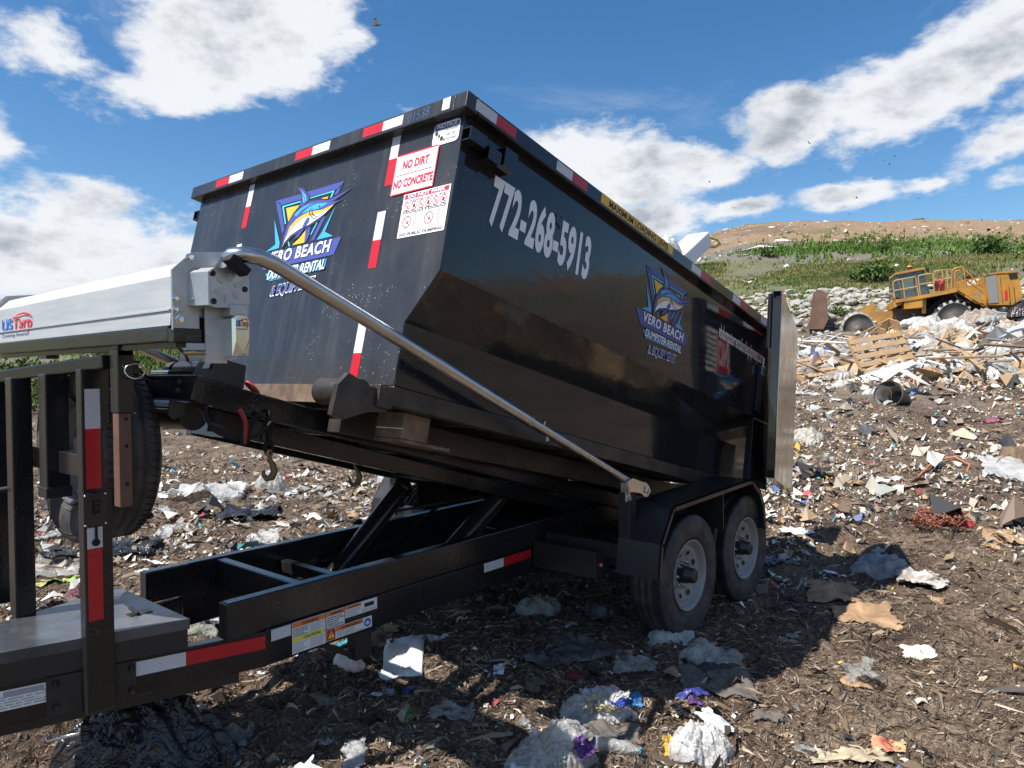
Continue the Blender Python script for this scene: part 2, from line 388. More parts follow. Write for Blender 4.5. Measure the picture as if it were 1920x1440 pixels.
class Face:
    """a flat face of a thing: P(a, b, off) gives the point; a runs to the viewer's right, b up"""
    def __init__(s, O, ea, eb, n): s.O, s.ea, s.eb, s.n = Vector(O), Vector(ea), Vector(eb), Vector(n)
    def P(s, a, b, off=.002): return s.O+s.ea*a+s.eb*b+s.n*off
    def rect(s, mb, a0, b0, a1, b1, off, m): mb.add([s.P(a0, b0, off), s.P(a1, b0, off), s.P(a1, b1, off), s.P(a0, b1, off)], [(0, 1, 2, 3)], m)
    def rrect(s, mb, a0, b0, a1, b1, r, off, m):
        pts = []
        for cx, cy, t in ((a1-r, b0+r, -90), (a1-r, b1-r, 0), (a0+r, b1-r, 90), (a0+r, b0+r, 180)):
            for k in range(5): pts.append((cx+r*math.cos(R_(t+22.5*k)), cy+r*math.sin(R_(t+22.5*k))))
        s.poly(mb, pts, off, m)
    def poly(s, mb, pts, off, m): mb.poly([s.P(a, b, off) for a, b in pts], m)
    def ring(s, mb, a, b, r, t, off, m, n=20):
        V = []; 
        for k in range(n):
            c, q = math.cos(2*math.pi*k/n), math.sin(2*math.pi*k/n); V += [s.P(a+r*c, b+r*q, off), s.P(a+(r-t)*c, b+(r-t)*q, off)]
        mb.add(V, [(2*k, 2*((k+1) % n), 2*((k+1) % n)+1, 2*k+1) for k in range(n)], m)
    def disc(s, mb, a, b, r, off, m, n=16): s.poly(mb, [(a+r*math.cos(2*math.pi*k/n), b+r*math.sin(2*math.pi*k/n)) for k in range(n)], off, m)
    def text(s, mb, txt, a0, b0, a1, b1, h, off, m, bold=0., shear=0., sp=1.):
        """baseline from (a0,b0) to (a1,b1), cap height h"""
        V, F = text_mesh(txt, bold, shear, sp)
        x0, x1 = V[:, 0].min(), V[:, 0].max()
        dx, dy = a1-a0, b1-b0
        out = []
        for q in V:
            t = (q[0]-x0)/(x1-x0); out.append(s.P(a0+dx*t, b0+dy*t+q[1]/.69*h, off))
        mb.add(out, F, m)

# ------------------------------------------------------------------ the ground
def build_ground():
    azs = np.concatenate([np.arange(-180, -50, 3.), np.arange(-50, -41, .6), np.arange(-41, 41, .105), np.arange(41, 50, .6), np.arange(50, 180, 3.)])
    ds = [.9]
    while ds[-1] < 2500:
        d = ds[-1]; ds.append(d*(1.0052 if d < 26 else 1.009 if d < 60 else 1.013 if d < 130 else 1.08))
    ds = np.array(ds); A, Dm = np.meshgrid(np.radians(azs), ds)
    x = CAM[0]+Dm*np.cos(YAW-A); y = CAM[1]+Dm*np.sin(YAW-A); nr, nc = x.shape
    z = terrain(x.ravel(), y.ravel()).reshape(nr, nc)
    V = np.stack([x, y, z], -1).reshape(-1, 3); V = np.vstack([V, [[CAM[0], CAM[1], 0.]]])
    i, j = np.meshgrid(np.arange(nr-1), np.arange(nc), indexing='ij'); j2 = (j+1) % nc
    F = np.stack([i*nc+j, i*nc+j2, (i+1)*nc+j2, (i+1)*nc+j], -1).reshape(-1, 4)
    # what the soil is made of, zone by zone
    X, Y = V[:, 0], V[:, 1]; az, d = polar(X, Y); w = right_weight(az)
    n1 = fbm(X*.35, Y*.35, 5, 41); n2 = fbm(X*2.2, Y*2.2, 4, 42); n3 = fbm(X*14, Y*14, 3, 43)
    soil = np.array([.125, .086, .059]); dark = np.array([.055, .038, .027]); straw = np.array([.24, .18, .125])
    c = soil+(straw-soil)*np.clip(n2*.9+n3*.8+.12, 0, 1)[:, None]; c = c+(dark-c)*np.clip(-n2*1.2-n1*.9-n3*.6, 0, 1)[:, None]
    ash = np.array([.17, .155, .135]); c = c+(ash-c)*(np.clip(n1*1.2-.1, 0, .55)*sst(d, 9, 16))[:, None]
    def over(c, col, m): return c+(np.array(col)-c)*np.clip(m, 0, 1)[:, None]
    wob = fbm(X*.05, Y*.05, 4, 44)*11+fbm(X*.22, Y*.22, 3, 45)*5
    dr = d+wob*w
    gr = w*sst(dr, 42, 47)*(1-sst(dr, 64, 72))
    gmix = np.clip(.5+fbm(X*.16, Y*.16, 4, 46)*1.6, 0, 1)
    c = over(c, (.15, .135, .112), w*sst(dr, 36, 44))
    c = over(c, (.11, .125, .035), gr*(.15+.7*gmix)); c = over(c, (.15, .135, .112), w*sst(dr, 66, 72))
    c = over(c, (.24, .158, .092), w*sst(dr, 82, 88)); c = over(c, (.29, .24, .18), w*sst(dr, 84, 90)*np.clip(n3*1.2, 0, .5))
    er = np.clip(fbm(X*.11+Y*.05, Y*.11-X*.05, 4, 49)*1.8, 0, .75); c = over(c, (.15, .105, .07), w*sst(dr, 82, 88)*er); c = over(c, (.115, .11, .04), w*sst(dr, 70, 78)*(1-sst(dr, 96, 104))*np.clip(fbm(X*.16, Y*.16, 3, 50)*2.4-.35, 0, .8))
    gl = (1-w)*sst(d+fbm(X*.09, Y*.09, 3, 47)*9, 30, 37); c = over(c, (.12, .14, .035), gl*(.4+.6*gmix)); c = over(c, (.17, .15, .12), gl*np.clip(fbm(X*.13, Y*.13, 3, 48)*2.2-.25, 0, .9))
    m = bpy.data.materials.new('landfill_soil'); m.use_nodes = True; nt = m.node_tree; N = nt.nodes; L = nt.links; p = N['Principled BSDF']
    p.inputs['Roughness'].default_value = .9; p.inputs['Specular IOR Level'].default_value = .25
    a = N.new('ShaderNodeAttribute'); a.attribute_name = 'col'; g = N.new('ShaderNodeNewGeometry')
    def tex(sc, d, v=None):
        q = N.new('ShaderNodeTexNoise'); L.new(v or g.outputs['Position'], q.inputs['Vector']); q.inputs['Scale'].default_value = sc; q.inputs['Detail'].default_value = d; q.inputs['Roughness'].default_value = .7; return q.outputs['Fac']
    def mr(v, a0, b0, c0, d0):
        q = N.new('ShaderNodeMapRange'); L.new(v, q.inputs[0])
        for k, t in zip((1, 2, 3, 4), (a0, b0, c0, d0)): q.inputs[k].default_value = t
        return q.outputs[0]
    mp = N.new('ShaderNodeMapping'); L.new(g.outputs['Position'], mp.inputs[0]); mp.inputs['Scale'].default_value = (1, .22, 1); mp.inputs['Rotation'].default_value = (0, 0, .6)
    mp2 = N.new('ShaderNodeMapping'); L.new(g.outputs['Position'], mp2.inputs[0]); mp2.inputs['Scale'].default_value = (.2, 1, 1); mp2.inputs['Rotation'].default_value = (0, 0, .3)
    f1 = tex(90, 5, mp.outputs[0]); f2 = tex(70, 5, mp2.outputs[0]); f3 = tex(28, 7)
    mu = N.new('ShaderNodeMixRGB'); mu.blend_type = 'MULTIPLY'; mu.inputs[0].default_value = 1; L.new(a.outputs['Color'], mu.inputs[1])
    s = N.new('ShaderNodeMath'); s.operation = 'MULTIPLY'; L.new(mr(f1, .35, .7, .5, 1.6), s.inputs[0]); L.new(mr(f2, .35, .7, .55, 1.5), s.inputs[1])
    L.new(s.outputs[0], mu.inputs[2]); 
    # pale flecks of paper and plastic trodden into the soil
    vo = N.new('ShaderNodeTexVoronoi'); L.new(g.outputs['Position'], vo.inputs['Vector']); vo.inputs['Scale'].default_value = 42
    fl = N.new('ShaderNodeMath'); fl.operation = 'MULTIPLY'; L.new(mr(vo.outputs['Distance'], .13, .2, 1, 0), fl.inputs[0]); L.new(mr(f3, .5, .58, 0, .8), fl.inputs[1])
    fm = N.new('ShaderNodeMixRGB'); L.new(fl.outputs[0], fm.inputs[0]); L.new(mu.outputs[0], fm.inputs[1]); fm.inputs[2].default_value = (.42, .38, .32, 1)
    L.new(fm.outputs[0], p.inputs['Base Color'])
    b = N.new('ShaderNodeBump'); b.inputs['Distance'].default_value = .02; b.inputs['Strength'].default_value = .9; ad = N.new('ShaderNodeMath'); L.new(f1, ad.inputs[0]); L.new(f3, ad.inputs[1]); L.new(ad.outputs[0], b.inputs['Height']); L.new(b.outputs[0], p.inputs['Normal'])
    o = fast_mesh('ground', V, F, [m], True, c); o['kind'] = 'structure'
build_ground()

# ------------------------------------------------------------------ the roll-off container
TH = .2342; DU0, DW0 = -2.2824, 1.5677
_du = np.array([math.cos(TH), 0, -math.sin(TH)]); _dw = np.array([math.sin(TH), 0, math.cos(TH)]); _dO = np.array([DU0, 0, DW0])
def DP(u, y, w): return Vector(_dO+u*_du+np.array([0, y, 0])+w*_dw)
def to_d(P):
    q = np.array(P)-_dO; return Vector((q@_du, q[1], q@_dw))
def und(px, py, ax, v):
    d = ray(px, py); q = CAM-_dO; cl = np.array([q@_du, q[1], q@_dw]); dl = np.array([d@_du, d[1], d@_dw]); i = 'uyw'.index(ax)
    return cl+dl*(v-cl[i])/dl[i]
DL = 3.84
FRONT = Face((.05, 0, 0), (0, -1, 0), (0, 0, 1), (-1, 0, 0))
SIDE = Face((0, -1.15, 0), (1, 0, 0), (0, 0, 1), (0, -1, 0))
def fpx(px, py): q = und(px, py, 'u', .05); return (-q[1], q[2])
def spx(px, py): q = und(px, py, 'y', -1.15); return (q[0], q[2])
# the fish emblem, drawn on an enlarged view of the front (5.762 px per photo px from 470,320)
LOGO = [
 (INDIGO, 1, [(275, 332), (1018, 113), (972, 192), (326, 378)]), (INDIGO, 1, [(1018, 113), (945, 255), (905, 268), (958, 175)]),
 (INDIGO, 1, [(275, 332), (326, 350), (372, 635), (345, 690)]), (INDIGO, 1, [(770, 515), (820, 490), (690, 752), (650, 762)]),
 (INDIGO, 1, [(600, 612), (652, 600), (640, 690), (600, 775), (578, 778)]),
 (CYAN, 1, [(345, 385), (555, 325), (552, 340), (362, 397)]), (CYAN, 1, [(640, 295), (912, 213), (880, 290), (862, 296), (889, 233), (640, 307)]),
 (CYAN, 1, [(345, 385), (362, 395), (387, 575), (374, 582)]), (CYAN, 1, [(714, 566), (727, 562), (661, 690), (648, 694)]), (CYAN, 1, [(403, 765), (416, 762), (430, 816), (416, 821)]),
 (GOLD, 1, [(388, 408), (540, 372), (505, 440), (430, 535), (412, 558)]), (GOLD, 1, [(770, 300), (842, 281), (835, 304), (790, 306)]), (GOLD, 1, [(606, 633), (596, 700), (580, 780), (452, 808), (545, 715)]),
 (SKYB, 1, [(262, 530), (318, 780), (310, 838), (168, 880), (272, 800)]), (SKYB, 1, [(923, 383), (806, 662), (894, 707), (715, 750), (775, 665)]),
 (INK, 2, [(500, 175), (590, 195), (650, 280), (648, 318), (760, 305), (850, 312), (1120, 178), (1010, 262), (905, 335), (1005, 308), (925, 358), (840, 445), (765, 535), (645, 606), (560, 660), (455, 720), (340, 850), (335, 830), (352, 715), (392, 595), (462, 465), (525, 388), (556, 300), (540, 235)]),
 (INDIGO, 3, [(512, 184), (580, 202), (636, 282), (632, 322), (560, 390), (533, 384), (566, 300), (552, 232)]),
 (CYAN, 4, [(545, 205), (600, 270), (612, 330), (604, 335), (590, 280)]), (CYAN, 4, [(560, 250), (588, 310), (590, 350), (582, 352), (575, 310)]),
 (INDIGO, 3, [(345, 838), (362, 720), (402, 600), (472, 470), (562, 388), (650, 337), (760, 318), (845, 324), (1108, 185), (1000, 258), (868, 345), (1000, 316), (922, 350), (830, 432), (760, 522), (640, 592), (560, 645), (450, 706), (380, 772)]),
 (SKYB, 4, [(480, 480), (545, 415), (620, 372), (700, 352), (640, 378), (560, 430), (500, 500)]), (SKYB, 4, [(560, 468), (640, 395), (720, 360), (800, 352), (842, 352), (780, 395), (735, 415), (640, 440)]),
 (GOLD, 4, [(430, 610), (500, 530), (580, 478), (650, 445), (745, 432), (790, 422), (908, 368), (850, 428), (740, 470), (660, 490), (560, 520), (470, 600), (395, 700)]),
 (SIGNW, 5, [(345, 838), (395, 712), (470, 610), (560, 528), (640, 492), (740, 468), (850, 425), (800, 475), (720, 530), (640, 585), (540, 632), (440, 700), (372, 780)]),
 (INK, 6, [(672, 390), (680, 470), (720, 500), (800, 470), (720, 508), (668, 480)]), (INK, 6, [(655, 400), (652, 470), (690, 520), (740, 512), (690, 530), (640, 478)]),
 (INDIGO, 6, [(650, 505), (620, 515), (585, 570), (555, 645), (600, 610), (640, 560)]),
 (INK, 3, [(540, 640), (600, 612), (530, 720), (455, 765), (500, 690)]), (INDIGO, 4, [(545, 648), (585, 628), (525, 712), (475, 748), (510, 695)]),
 (SKYB, 6, [(752, 372), (775, 385), (770, 408), (750, 414), (736, 402), (738, 382)]), (INK, 7, [(752, 383), (766, 390), (762, 403), (750, 405), (743, 396)]),
 (INDIGO, 1, [(85, 925), (985, 714), (902, 908), (140, 1078)]), (SKYB, 1, [(165, 1118), (826, 950), (800, 1066), (200, 1196)]),
]
def logo_xy(x, y): return fpx(470+x/5.762, 320+y/5.762)
_lc = logo_xy(535, 800)
def draw_logo(parent, face, O, k):
    """the emblem on a face: O its centre there, k its size against the one on the front"""
    T = lambda x, y: (O[0]+(logo_xy(x, y)[0]-_lc[0])*k, O[1]+(logo_xy(x, y)[1]-_lc[1])*k)
    mb = MB()
    for m, lv, pts in LOGO: face.poly(mb, [T(*p) for p in pts], .002+.0007*lv, m)
    o = mb.build('company_emblem', parent=parent)
    tb = MB(); b = .0
    p, q = T(165, 985), T(868, 845); tl = T(165, 985)
    face.text(tb, 'VERO BEACH', *T(172, 1012), *T(862, 873), .060*k, .0062, SIGNW, .03, .12, 1.12)
    tb.build('lettering', parent=o); tb = MB(); face.text(tb, 'DUMPSTER RENTAL', *T(180, 1183), *T(808, 1062), .053*k, .0050, INK, .042, .2); face.text(tb, 'DUMPSTER RENTAL', *T(184, 1180), *T(804, 1062), .050*k, .0068, SIGNW, .022, .2)
    tb.build('lettering', parent=o); tb = MB(); face.text(tb, '& EQUIPMENT', *T(214, 1362), *T(692, 1252), .054*k, .0050, SIGNW, .045, .2); face.text(tb, '& EQUIPMENT', *T(222, 1352), *T(684, 1248), .049*k, .0068, INDIGO, .01, .2)
    tb.build('lettering', parent=o)
def rect_of(P): a = [p[0] for p in P]; b = [p[1] for p in P]; return ((a[0]+a[3])/2, (b[2]+b[3])/2, (a[1]+a[2])/2, (b[0]+b[1])/2)
def q4(*c): return rect_of([fpx(700+x/4.965, 170+y/4.965) for x, y in c])
def small_print(face, mb, a0, b0, a1, b1, n, off, m=None, seed=1):
    r = random.Random(seed); h = (b1-b0)/n
    for k in range(n):
        y = b1-h*(k+.75); x = a0
        end = a1-(a1-a0)*r.choice((0, 0, .1, .3))
        while x < end:
            l = (a1-a0)*r.uniform(.06, .2); face.rect(mb, x, y, min(x+l, end), y+h*.45, off, m or GREYT); x += l+(a1-a0)*.025
def make_dumpster():
    root = thing('rolloff_dumpster', 'tipped glossy black dumpster with white phone number, lying on the trailer deck', 'dumpster', DP(0, 0, 0), (0, TH, 0))
    prof = [(-1.15, 1.27), (-1.15, .5715), (-.984, .356), (-.984, .085)]
    # front
    m = MB(); poly = prof+[(-y, w) for y, w in prof[::-1]]
    m.prism(poly, .05, .062, lambda p, q, t: (t, p, q), FRONTP)
    fp = m.build('front_panel', parent=root)
    for sgn in (-1, 1):
        m = MB()
        t = .012
        for (ya, wa), (yb, wb) in zip(prof, prof[1:]):
            P = [(.062, sgn*ya, wa), (DL, sgn*ya, wa), (DL, sgn*yb, wb), (.062, sgn*yb, wb)]
            off = -sgn*np.array([-t, 0]); 
            I = [(u, y+sgn*t, w) for u, y, w in P]
            m.hexa([P[0], P[1], P[2], P[3], I[0], I[1], I[2], I[3]], PAINT)
        m.build('side_panel', parent=root)
        m = MB(); m.box((.078, sgn*1.2 if sgn < 0 else 1.125, 1.265), (DL, -1.125 if sgn < 0 else 1.2, 1.34), PAINT, .006)
        m.build('top_rail', parent=root)
        m = MB(); m.box((.05, sgn*.984-.004 if sgn < 0 else .90, 0), (DL-.02, -.90 if sgn < 0 else .988, .082), WORN, .004)
        m.build('floor_sill', parent=root)
        m = MB(); m.box((.1, sgn*.56-.045, -.125), (3.5, sgn*.56+.045, -.003), WORN, .004); m.build('skid_rail', parent=root)
        m = MB(); y0, y1 = (-.90, -.72) if sgn < 0 else (.72, .90)
        m.box((.21, y0, -.118), (.37, y1, -.002), BARE, .004); m.box((.21, y0, -.135), (.52, y1, -.119), BARE, .003); m.build('foot_block', parent=root)
        # front roller on its bracket
        br = MB(); yb = sgn*.968
        out = [(-.225, -.09), (-.22, .03), (-.18, .085), (-.06, .055), (.04, .05), (.04, -.03), (-.06, -.05), (-.17, -.10)]
        br.prism(out, yb-.014, yb+.014, lambda p, q, t: (p, t, q), WORN)
        br.box((-.06, yb-sgn*.02-.05, .015), (.03, yb-sgn*.02+.09 if sgn > 0 else yb+.0, .062), WORN) if False else None
        b0 = br.build('roller_bracket', parent=root)
        r = MB(); r.lathe([(.0, -.13), (.052, -.13), (.056, -.125), (.056, .125), (.052, .13), (.036, .13), (.036, .11), (0, .11)], (-.095, sgn*.835, .025), (0, -sgn*1., 0) if sgn < 0 else (0, 1, 0), WORN, 32); r.build('roller', parent=b0)
        m = MB(); m.box((-.045, min(sgn*.93, sgn*.70), .018), (.046, max(sgn*.93, sgn*.70), .064), FRONTP, .004)
        m.box((-.03, min(sgn*.935, sgn*1.0), -.02), (.048, max(sgn*.935, sgn*1.0), .072), WORN, .004); m.build('front_step', parent=root)
        # tarp hooks: three short stubs of square tube under the top rail
        for u0, u1, w0, w1, dp in ((.045, .15, 1.14, 1.198, .055), (.155, .235, 1.10, 1.16, .07), (.25, .335, 1.115, 1.20, .075)):
            h = MB(); t = .005; ya, yb2 = sgn*1.1515, sgn*(1.1515+dp); y0, y1 = min(ya, yb2), max(ya, yb2)
            h.box((u0, y0, w0), (u1, y1, w0+t), PAINT); h.box((u0, y0, w1-t), (u1, y1, w1), PAINT)
            h.box((u0, y0, w0+t), (u1, y0+t, w1-t), PAINT); h.box((u0, y1-t, w0+t), (u1, y1, w1-t), PAINT); h.box((u1-.004, y0+t, w0+t), (u1-.001, y1-t, w1-t), DARK)
            h.build('hook_stub', parent=root)
    m = MB(); m.box((0, -1.2, 1.265), (.075, 1.2, 1.34), FRONTP, .005); tr = m.build('top_rail', parent=root)
    m = MB(); m.box((.035, -.9, .0), (.05, .9, .083), BARE, 0); m.build('floor_sill', parent=root)
    m = MB(); m.box((.062, -.97, .086), (DL, .97, .10), WORN); m.build('floor', parent=root)
    for k in range(9): m = MB(); m.box((.3+.38*k, -.89, .012), (.36+.38*k, .89, .080), WORN); m.build('floor_bearer', parent=root)
    for s in (-1, 1):
        m = MB(); m.box((DL-.07, .93 if s > 0 else -.97, .11), (DL+.0, .97 if s > 0 else -.93, .36), PAINT, .004); m.build('rear_post', parent=root)
    # weld beads at the front corner rail and the stamped number
    m = MB(); rr = random.Random(3)
    for k in range(7): m.lathe([(0, -.004), (.0065, 0), (0, .004)], (-.001, -1.125+rr.uniform(-.004, .004), 1.272+.0095*k), (1, 0, 0), CHROME, 6)
    f2 = Face((0, 0, 0), (0, -1, 0), (0, 0, 1), (-1, 0, 0))
    m.build('weld_bead', parent=tr); m = MB(); f2.text(m, '01538', .835, 1.275, .975, 1.28, .045, .0012, CHROME, -.012); m.build('stamped_number', parent=tr)
    # reflective tape
    def tape(f, pts, par, first):   # quads by (a0,a1,b0,b1)
        for (a0, a1, b0, b1), c in zip(pts, first):
            t = MB(); f.rect(t, a0, b0, a1, b1, .0015, c); t.build('reflective_tape', parent=par)
    for A in ((-.89, -.735, -.58), (-.05, .10, .25), (.515, .66, .80)):
        tape(f2, [(A[0], A[1], 1.279, 1.328), (A[1], A[2], 1.279, 1.328)], tr, (RED, WHT))
    fs = Face((0, -1.2, 0), (1, 0, 0), (0, 0, 1), (0, -1, 0))
    for A in ((.055, .19, .325), (.64, .775, .91), (2.11, 2.25, 2.39), (2.765, 2.90, 3.045), (3.30, 3.445, 3.58)):
        tape(fs, [(A[0], A[1], 1.279, 1.328), (A[1], A[2], 1.279, 1.328)], root, (WHT, RED))
    # upright strips on the front: white over red; photo corners
    for top, mid, bot, wd in (((750, 247), (738, 298), (725, 349), .058), ((715, 397), (708, 450), (698, 503), .058), ((679, 606), (670, 662), (663, 717), .058), ((476, 346), (465, 388), (456, 428), .055), ((449, 458), (444, 485), (438, 515), .055)):
        a, b = fpx(*top); a2, b2 = fpx(*mid); a3, b3 = fpx(*bot); am = (a+a2+a3)/3
        tape(FRONT, [(am-wd/2, am+wd/2, b2, b), (am-wd/2, am+wd/2, b3, b2)], fp, (WHT, RED))
    # signs on the front
    def sign(name, rect, r, body, label=None, off=.0025):
        a0, b0, a1, b1 = rect; mb = MB(); FRONT.rrect(mb, a0, b0, a1, b1, r, off, SIGNW); tb = MB(); body(mb, tb, a0, b0, a1, b1, off+.0006)
        o = mb.build(name, parent=root); tb.build('lettering', parent=o)
    def notice(mb, tb, a0, b0, a1, b1, o):
        w, h = a1-a0, b1-b0
        FRONT.rrect(mb, a0+.006, b0+h*.70, a1-.006, b1-.006, .012, o, NAVY); FRONT.text(tb, 'NOTICE', a0+w*.12, b0+h*.76, a1-w*.1, b0+h*.76, h*.17, o+.0006, SIGNW, .035, .15)
        for s, x0, x1, y in (('CONTAINERS', .40, .95, .55), ('ARE GPS', .52, .86, .34), ('MONITORED', .42, .93, .13)): FRONT.text(tb, s, a0+w*x0, b0+h*y, a0+w*x1, b0+h*y, h*.11, o, INK, .012)
        c = (a0+w*.24, b0+h*.42)
        for t in (-.075, 0, .075):
            s_ = w*.055; x, y = c[0]+w*t*1.5, c[1]-h*t*1.9; k = 1.5 if t else 1.
            FRONT.poly(mb, [(x-s_*k, y+s_*.4), (x+s_*.1*k, y+s_*1.1*k), (x+s_*k, y-s_*.3), (x-s_*.1*k, y-s_*1.1*k)], o, INK)
        for r in (.05, .085): FRONT.poly(mb, [(a0+w*(.1+r*.3), b0+h*(.12+r)), (a0+w*(.115+r*.3), b0+h*(.12+r)), (a0+w*(.16+r), b0+h*.1), (a0+w*(.145+r), b0+h*.1)], o, INK)
    def nodirt(mb, tb, a0, b0, a1, b1, o):
        w, h = a1-a0, b1-b0; e = .007
        for r in ((a0+.01, b0, a1-.01, b0+e), (a0+.01, b1-e, a1-.01, b1), (a0, b0+.01, a0+e, b1-.01), (a1-e, b0+.01, a1, b1-.01)): FRONT.rect(mb, *r, o, SIGNR)
        FRONT.rect(mb, a0+w*.08, b0+h*.47, a1-w*.08, b0+h*.49, o, SIGNR)
        FRONT.text(tb, 'NO DIRT', a0+w*.20, b0+h*.62, a1-w*.19, b0+h*.62, h*.19, o, SIGNR, .05, 0., 1.06); FRONT.text(tb, 'NO CONCRETE', a0+w*.05, b0+h*.17, a1-w*.04, b0+h*.17, h*.19, o, SIGNR, .05, 0., 1.06)
    def nopark(mb, tb, a0, b0, a1, b1, o):
        w, h = a1-a0, b1-b0
        FRONT.rect(mb, a0+w*.03, b0+h*.875, a1-w*.03, b1-h*.02, o, SIGNR); FRONT.text(tb, 'DO NOT PARK', a0+w*.10, b0+h*.895, a1-w*.10, b0+h*.895, h*.075, o+.0006, SIGNW, .035)
        FRONT.text(tb, 'NO HAZARDOUS WASTES ACCEPTED', a0+w*.04, b0+h*.80, a1-w*.06, b0+h*.80, h*.042, o, INK, .012)
        for k in range(6):
            x, y, r = a0+w*(.11+.155*k), b0+h*.70, w*.068; FRONT.ring(mb, x, y, r, r*.16, o+.0004, SIGNR)
            FRONT.poly(mb, [(x-r*.4, y-r*.4), (x+r*.3, y-r*.5), (x+r*.4, y+r*.2), (x, y+r*.5), (x-r*.3, y+r*.1)], o, INK if k % 2 else GREYT); FRONT.poly(mb, [(x-r*.7, y+r*.6), (x-r*.6, y+r*.7), (x+r*.7, y-r*.6), (x+r*.6, y-r*.7)], o+.0008, SIGNR)
        for k in (0, 1):
            x0 = a0+w*(.05+.47*k); x1 = x0+w*.43
            FRONT.rect(mb, x0, b0+h*.54, x1, b0+h*.605, o, INK); FRONT.text(tb, 'CAUTION', x0+w*.09, b0+h*.55, x1-w*.02, b0+h*.55, h*.045, o+.0006, SIGNW, .03)
            FRONT.poly(mb, [(x0+w*.02, b0+h*.55), (x0+w*.08, b0+h*.55), (x0+w*.05, b0+h*.597)], o+.0005, SIGNW)
            for e in ((x0, b0+h*.13, x0+.002, b0+h*.54), (x1-.002, b0+h*.13, x1, b0+h*.54), (x0, b0+h*.13, x1, b0+h*.133), (x0+w*.23, b0+h*.16, x0+w*.232, b0+h*.52)): FRONT.rect(mb, *e, o, GREYT)
            x, y, r = x0+w*.115, b0+h*.345, w*.095; FRONT.ring(mb, x, y, r, r*.14, o+.0004, SIGNR, 26); FRONT.poly(mb, [(x-r*.68, y+r*.6), (x-r*.6, y+r*.68), (x+r*.68, y-r*.6), (x+r*.6, y-r*.68)], o+.0008, SIGNR)
            FRONT.poly(mb, [(x-r*.2, y-r*.4), (x+r*.2, y-r*.35), (x+r*.45, y), (x+r*.3, y+r*.15), (x, y-r*.1)], o, INK)
            small_print(FRONT, mb, x0+w*.25, b0+h*.17, x1-w*.02, b0+h*.52, 8, o, seed=k)
        FRONT.text(tb, 'NO PUBLIC DUMPING', a0+w*.05, b0+h*.035, a1-w*.05, b0+h*.035, h*.06, o, INK, .03)
    sign('notice_sign', (lambda q: (q[0], q[1]-.012, q[2], q[3]-.022))(q4((583, 285), (825, 207), (800, 437), (553, 500))), .02, notice)
    sign('no_dirt_sign', q4((228, 612), (622, 505), (562, 893), (155, 995)), .018, nodirt, off=.004)
    sign('no_parking_sign', q4((290, 965), (725, 875), (662, 1305), (228, 1372)), .003, nopark)
    # small blank tag on the rail
    t = MB(); f2.rect(t, 1.055, 1.28, 1.10, 1.335, .0015, SIGNW); t.build('rail_tag', parent=tr)
    draw_logo(root, FRONT, _lc, 1.)
    # the long side: number, emblem, address
    kk = (2.255-1.585)/(logo_xy(985, 714)[0]-logo_xy(85, 925)[0])
    bl = spx(1193, 578); brr = spx(1290, 628)
    f_l, f_r = logo_xy(85, 925), logo_xy(985, 714)
    draw_logo(root, SIDE, ((1.587+2.25)/2+(_lc[0]-(f_l[0]+f_r[0])/2)*kk, .882+(_lc[1]-(f_l[1]+f_r[1])/2)*kk), kk)
    t = MB(); SIDE.text(t, '772-268-5913', .285, .879, 1.078, .879, .207, .002, SHADE_WHT, .04, 0., 1.07); t.build('phone_number', parent=root)
    t = MB(); SIDE.text(t, 'vbdumpsterrentalandequipment.com', 2.705, 1.005, 3.545, 1.005, .092, .002, SIGNW, .018, 0., 1.06); t.build('web_address', parent=root)
    t = MB(); fs.rect(t, 1.04, 1.281, 1.853, 1.337, .0015, YELL); fs.text(t, 'MAXIMUM LOADING LEVEL', 1.12, 1.29, 1.80, 1.29, .034, .0025, INK, .03); t.build('loading_level_label', parent=root)
    t = MB(); rr = random.Random(6); RS = mat('rust_spot', (.20, .075, .03), .8)
    for px, py, r0 in ((516, 737, .010), (518, 745, .007), (514, 722, .005), (640, 690, .006), (655, 640, .004), (700, 700, .006), (560, 735, .005)):
        a, b = fpx(px, py); FRONT.poly(t, [(a+r0*rr.uniform(.5, 1.2)*math.cos(k), b+r0*rr.uniform(.6, 1.6)*math.sin(k)) for k in np.arange(0, 6.2, .7)], .001, RS)
    t.build('rust_spot', parent=fp)
    for sgn in (-1, 1): m = MB(); m.box((3.46, -1.149 if sgn < 0 else 1.10, .05), (DL-.002, -1.10 if sgn < 0 else 1.149, .568), PAINT, .004); m.build('rear_bolster', parent=root)
    # scuffs above the number
    t = MB(); rr = random.Random(5)
    for k in range(9):
        a, b = .66+rr.uniform(0, .13), 1.04+rr.uniform(0, .07)
        SIDE.poly(t, [(a, b), (a+rr.uniform(.005, .025), b-.004), (a+rr.uniform(.0, .012), b+rr.uniform(.006, .02))], .001, DARK)
    t.build('scuff_mark', parent=root)
    # rear door swung right round towards the camera side: its outer face looks at the side panel, its bare inner face away
    T0, B0 = to_d(at_depth(1466, 545, 5.02)), to_d(at_depth(1452, 897, 5.00)); T1, B1 = to_d(at_depth(1496, 622, 5.84)), to_d(at_depth(1481, 922, 5.80))
    ed = (T1-T0).normalized(); ew = (T0-B0).normalized(); no = ed.cross(ew).normalized()
    if no.y < 0: no = -no            # towards the side panel: the outer face
    Lh = (T0-B0).length; Ld = ((T1-T0).length+(B1-B0).length)/2
    X = lambda v: B0+ed*v.x+ew*v.z+no*v.y
    d = MB(); d.box((.0, -.004, .0), (Ld, .0, Lh), INNER, X=X); d.box((.0, .0, .0), (Ld, .003, Lh), PAINT, X=X)
    dr = d.build('rear_door', parent=root)
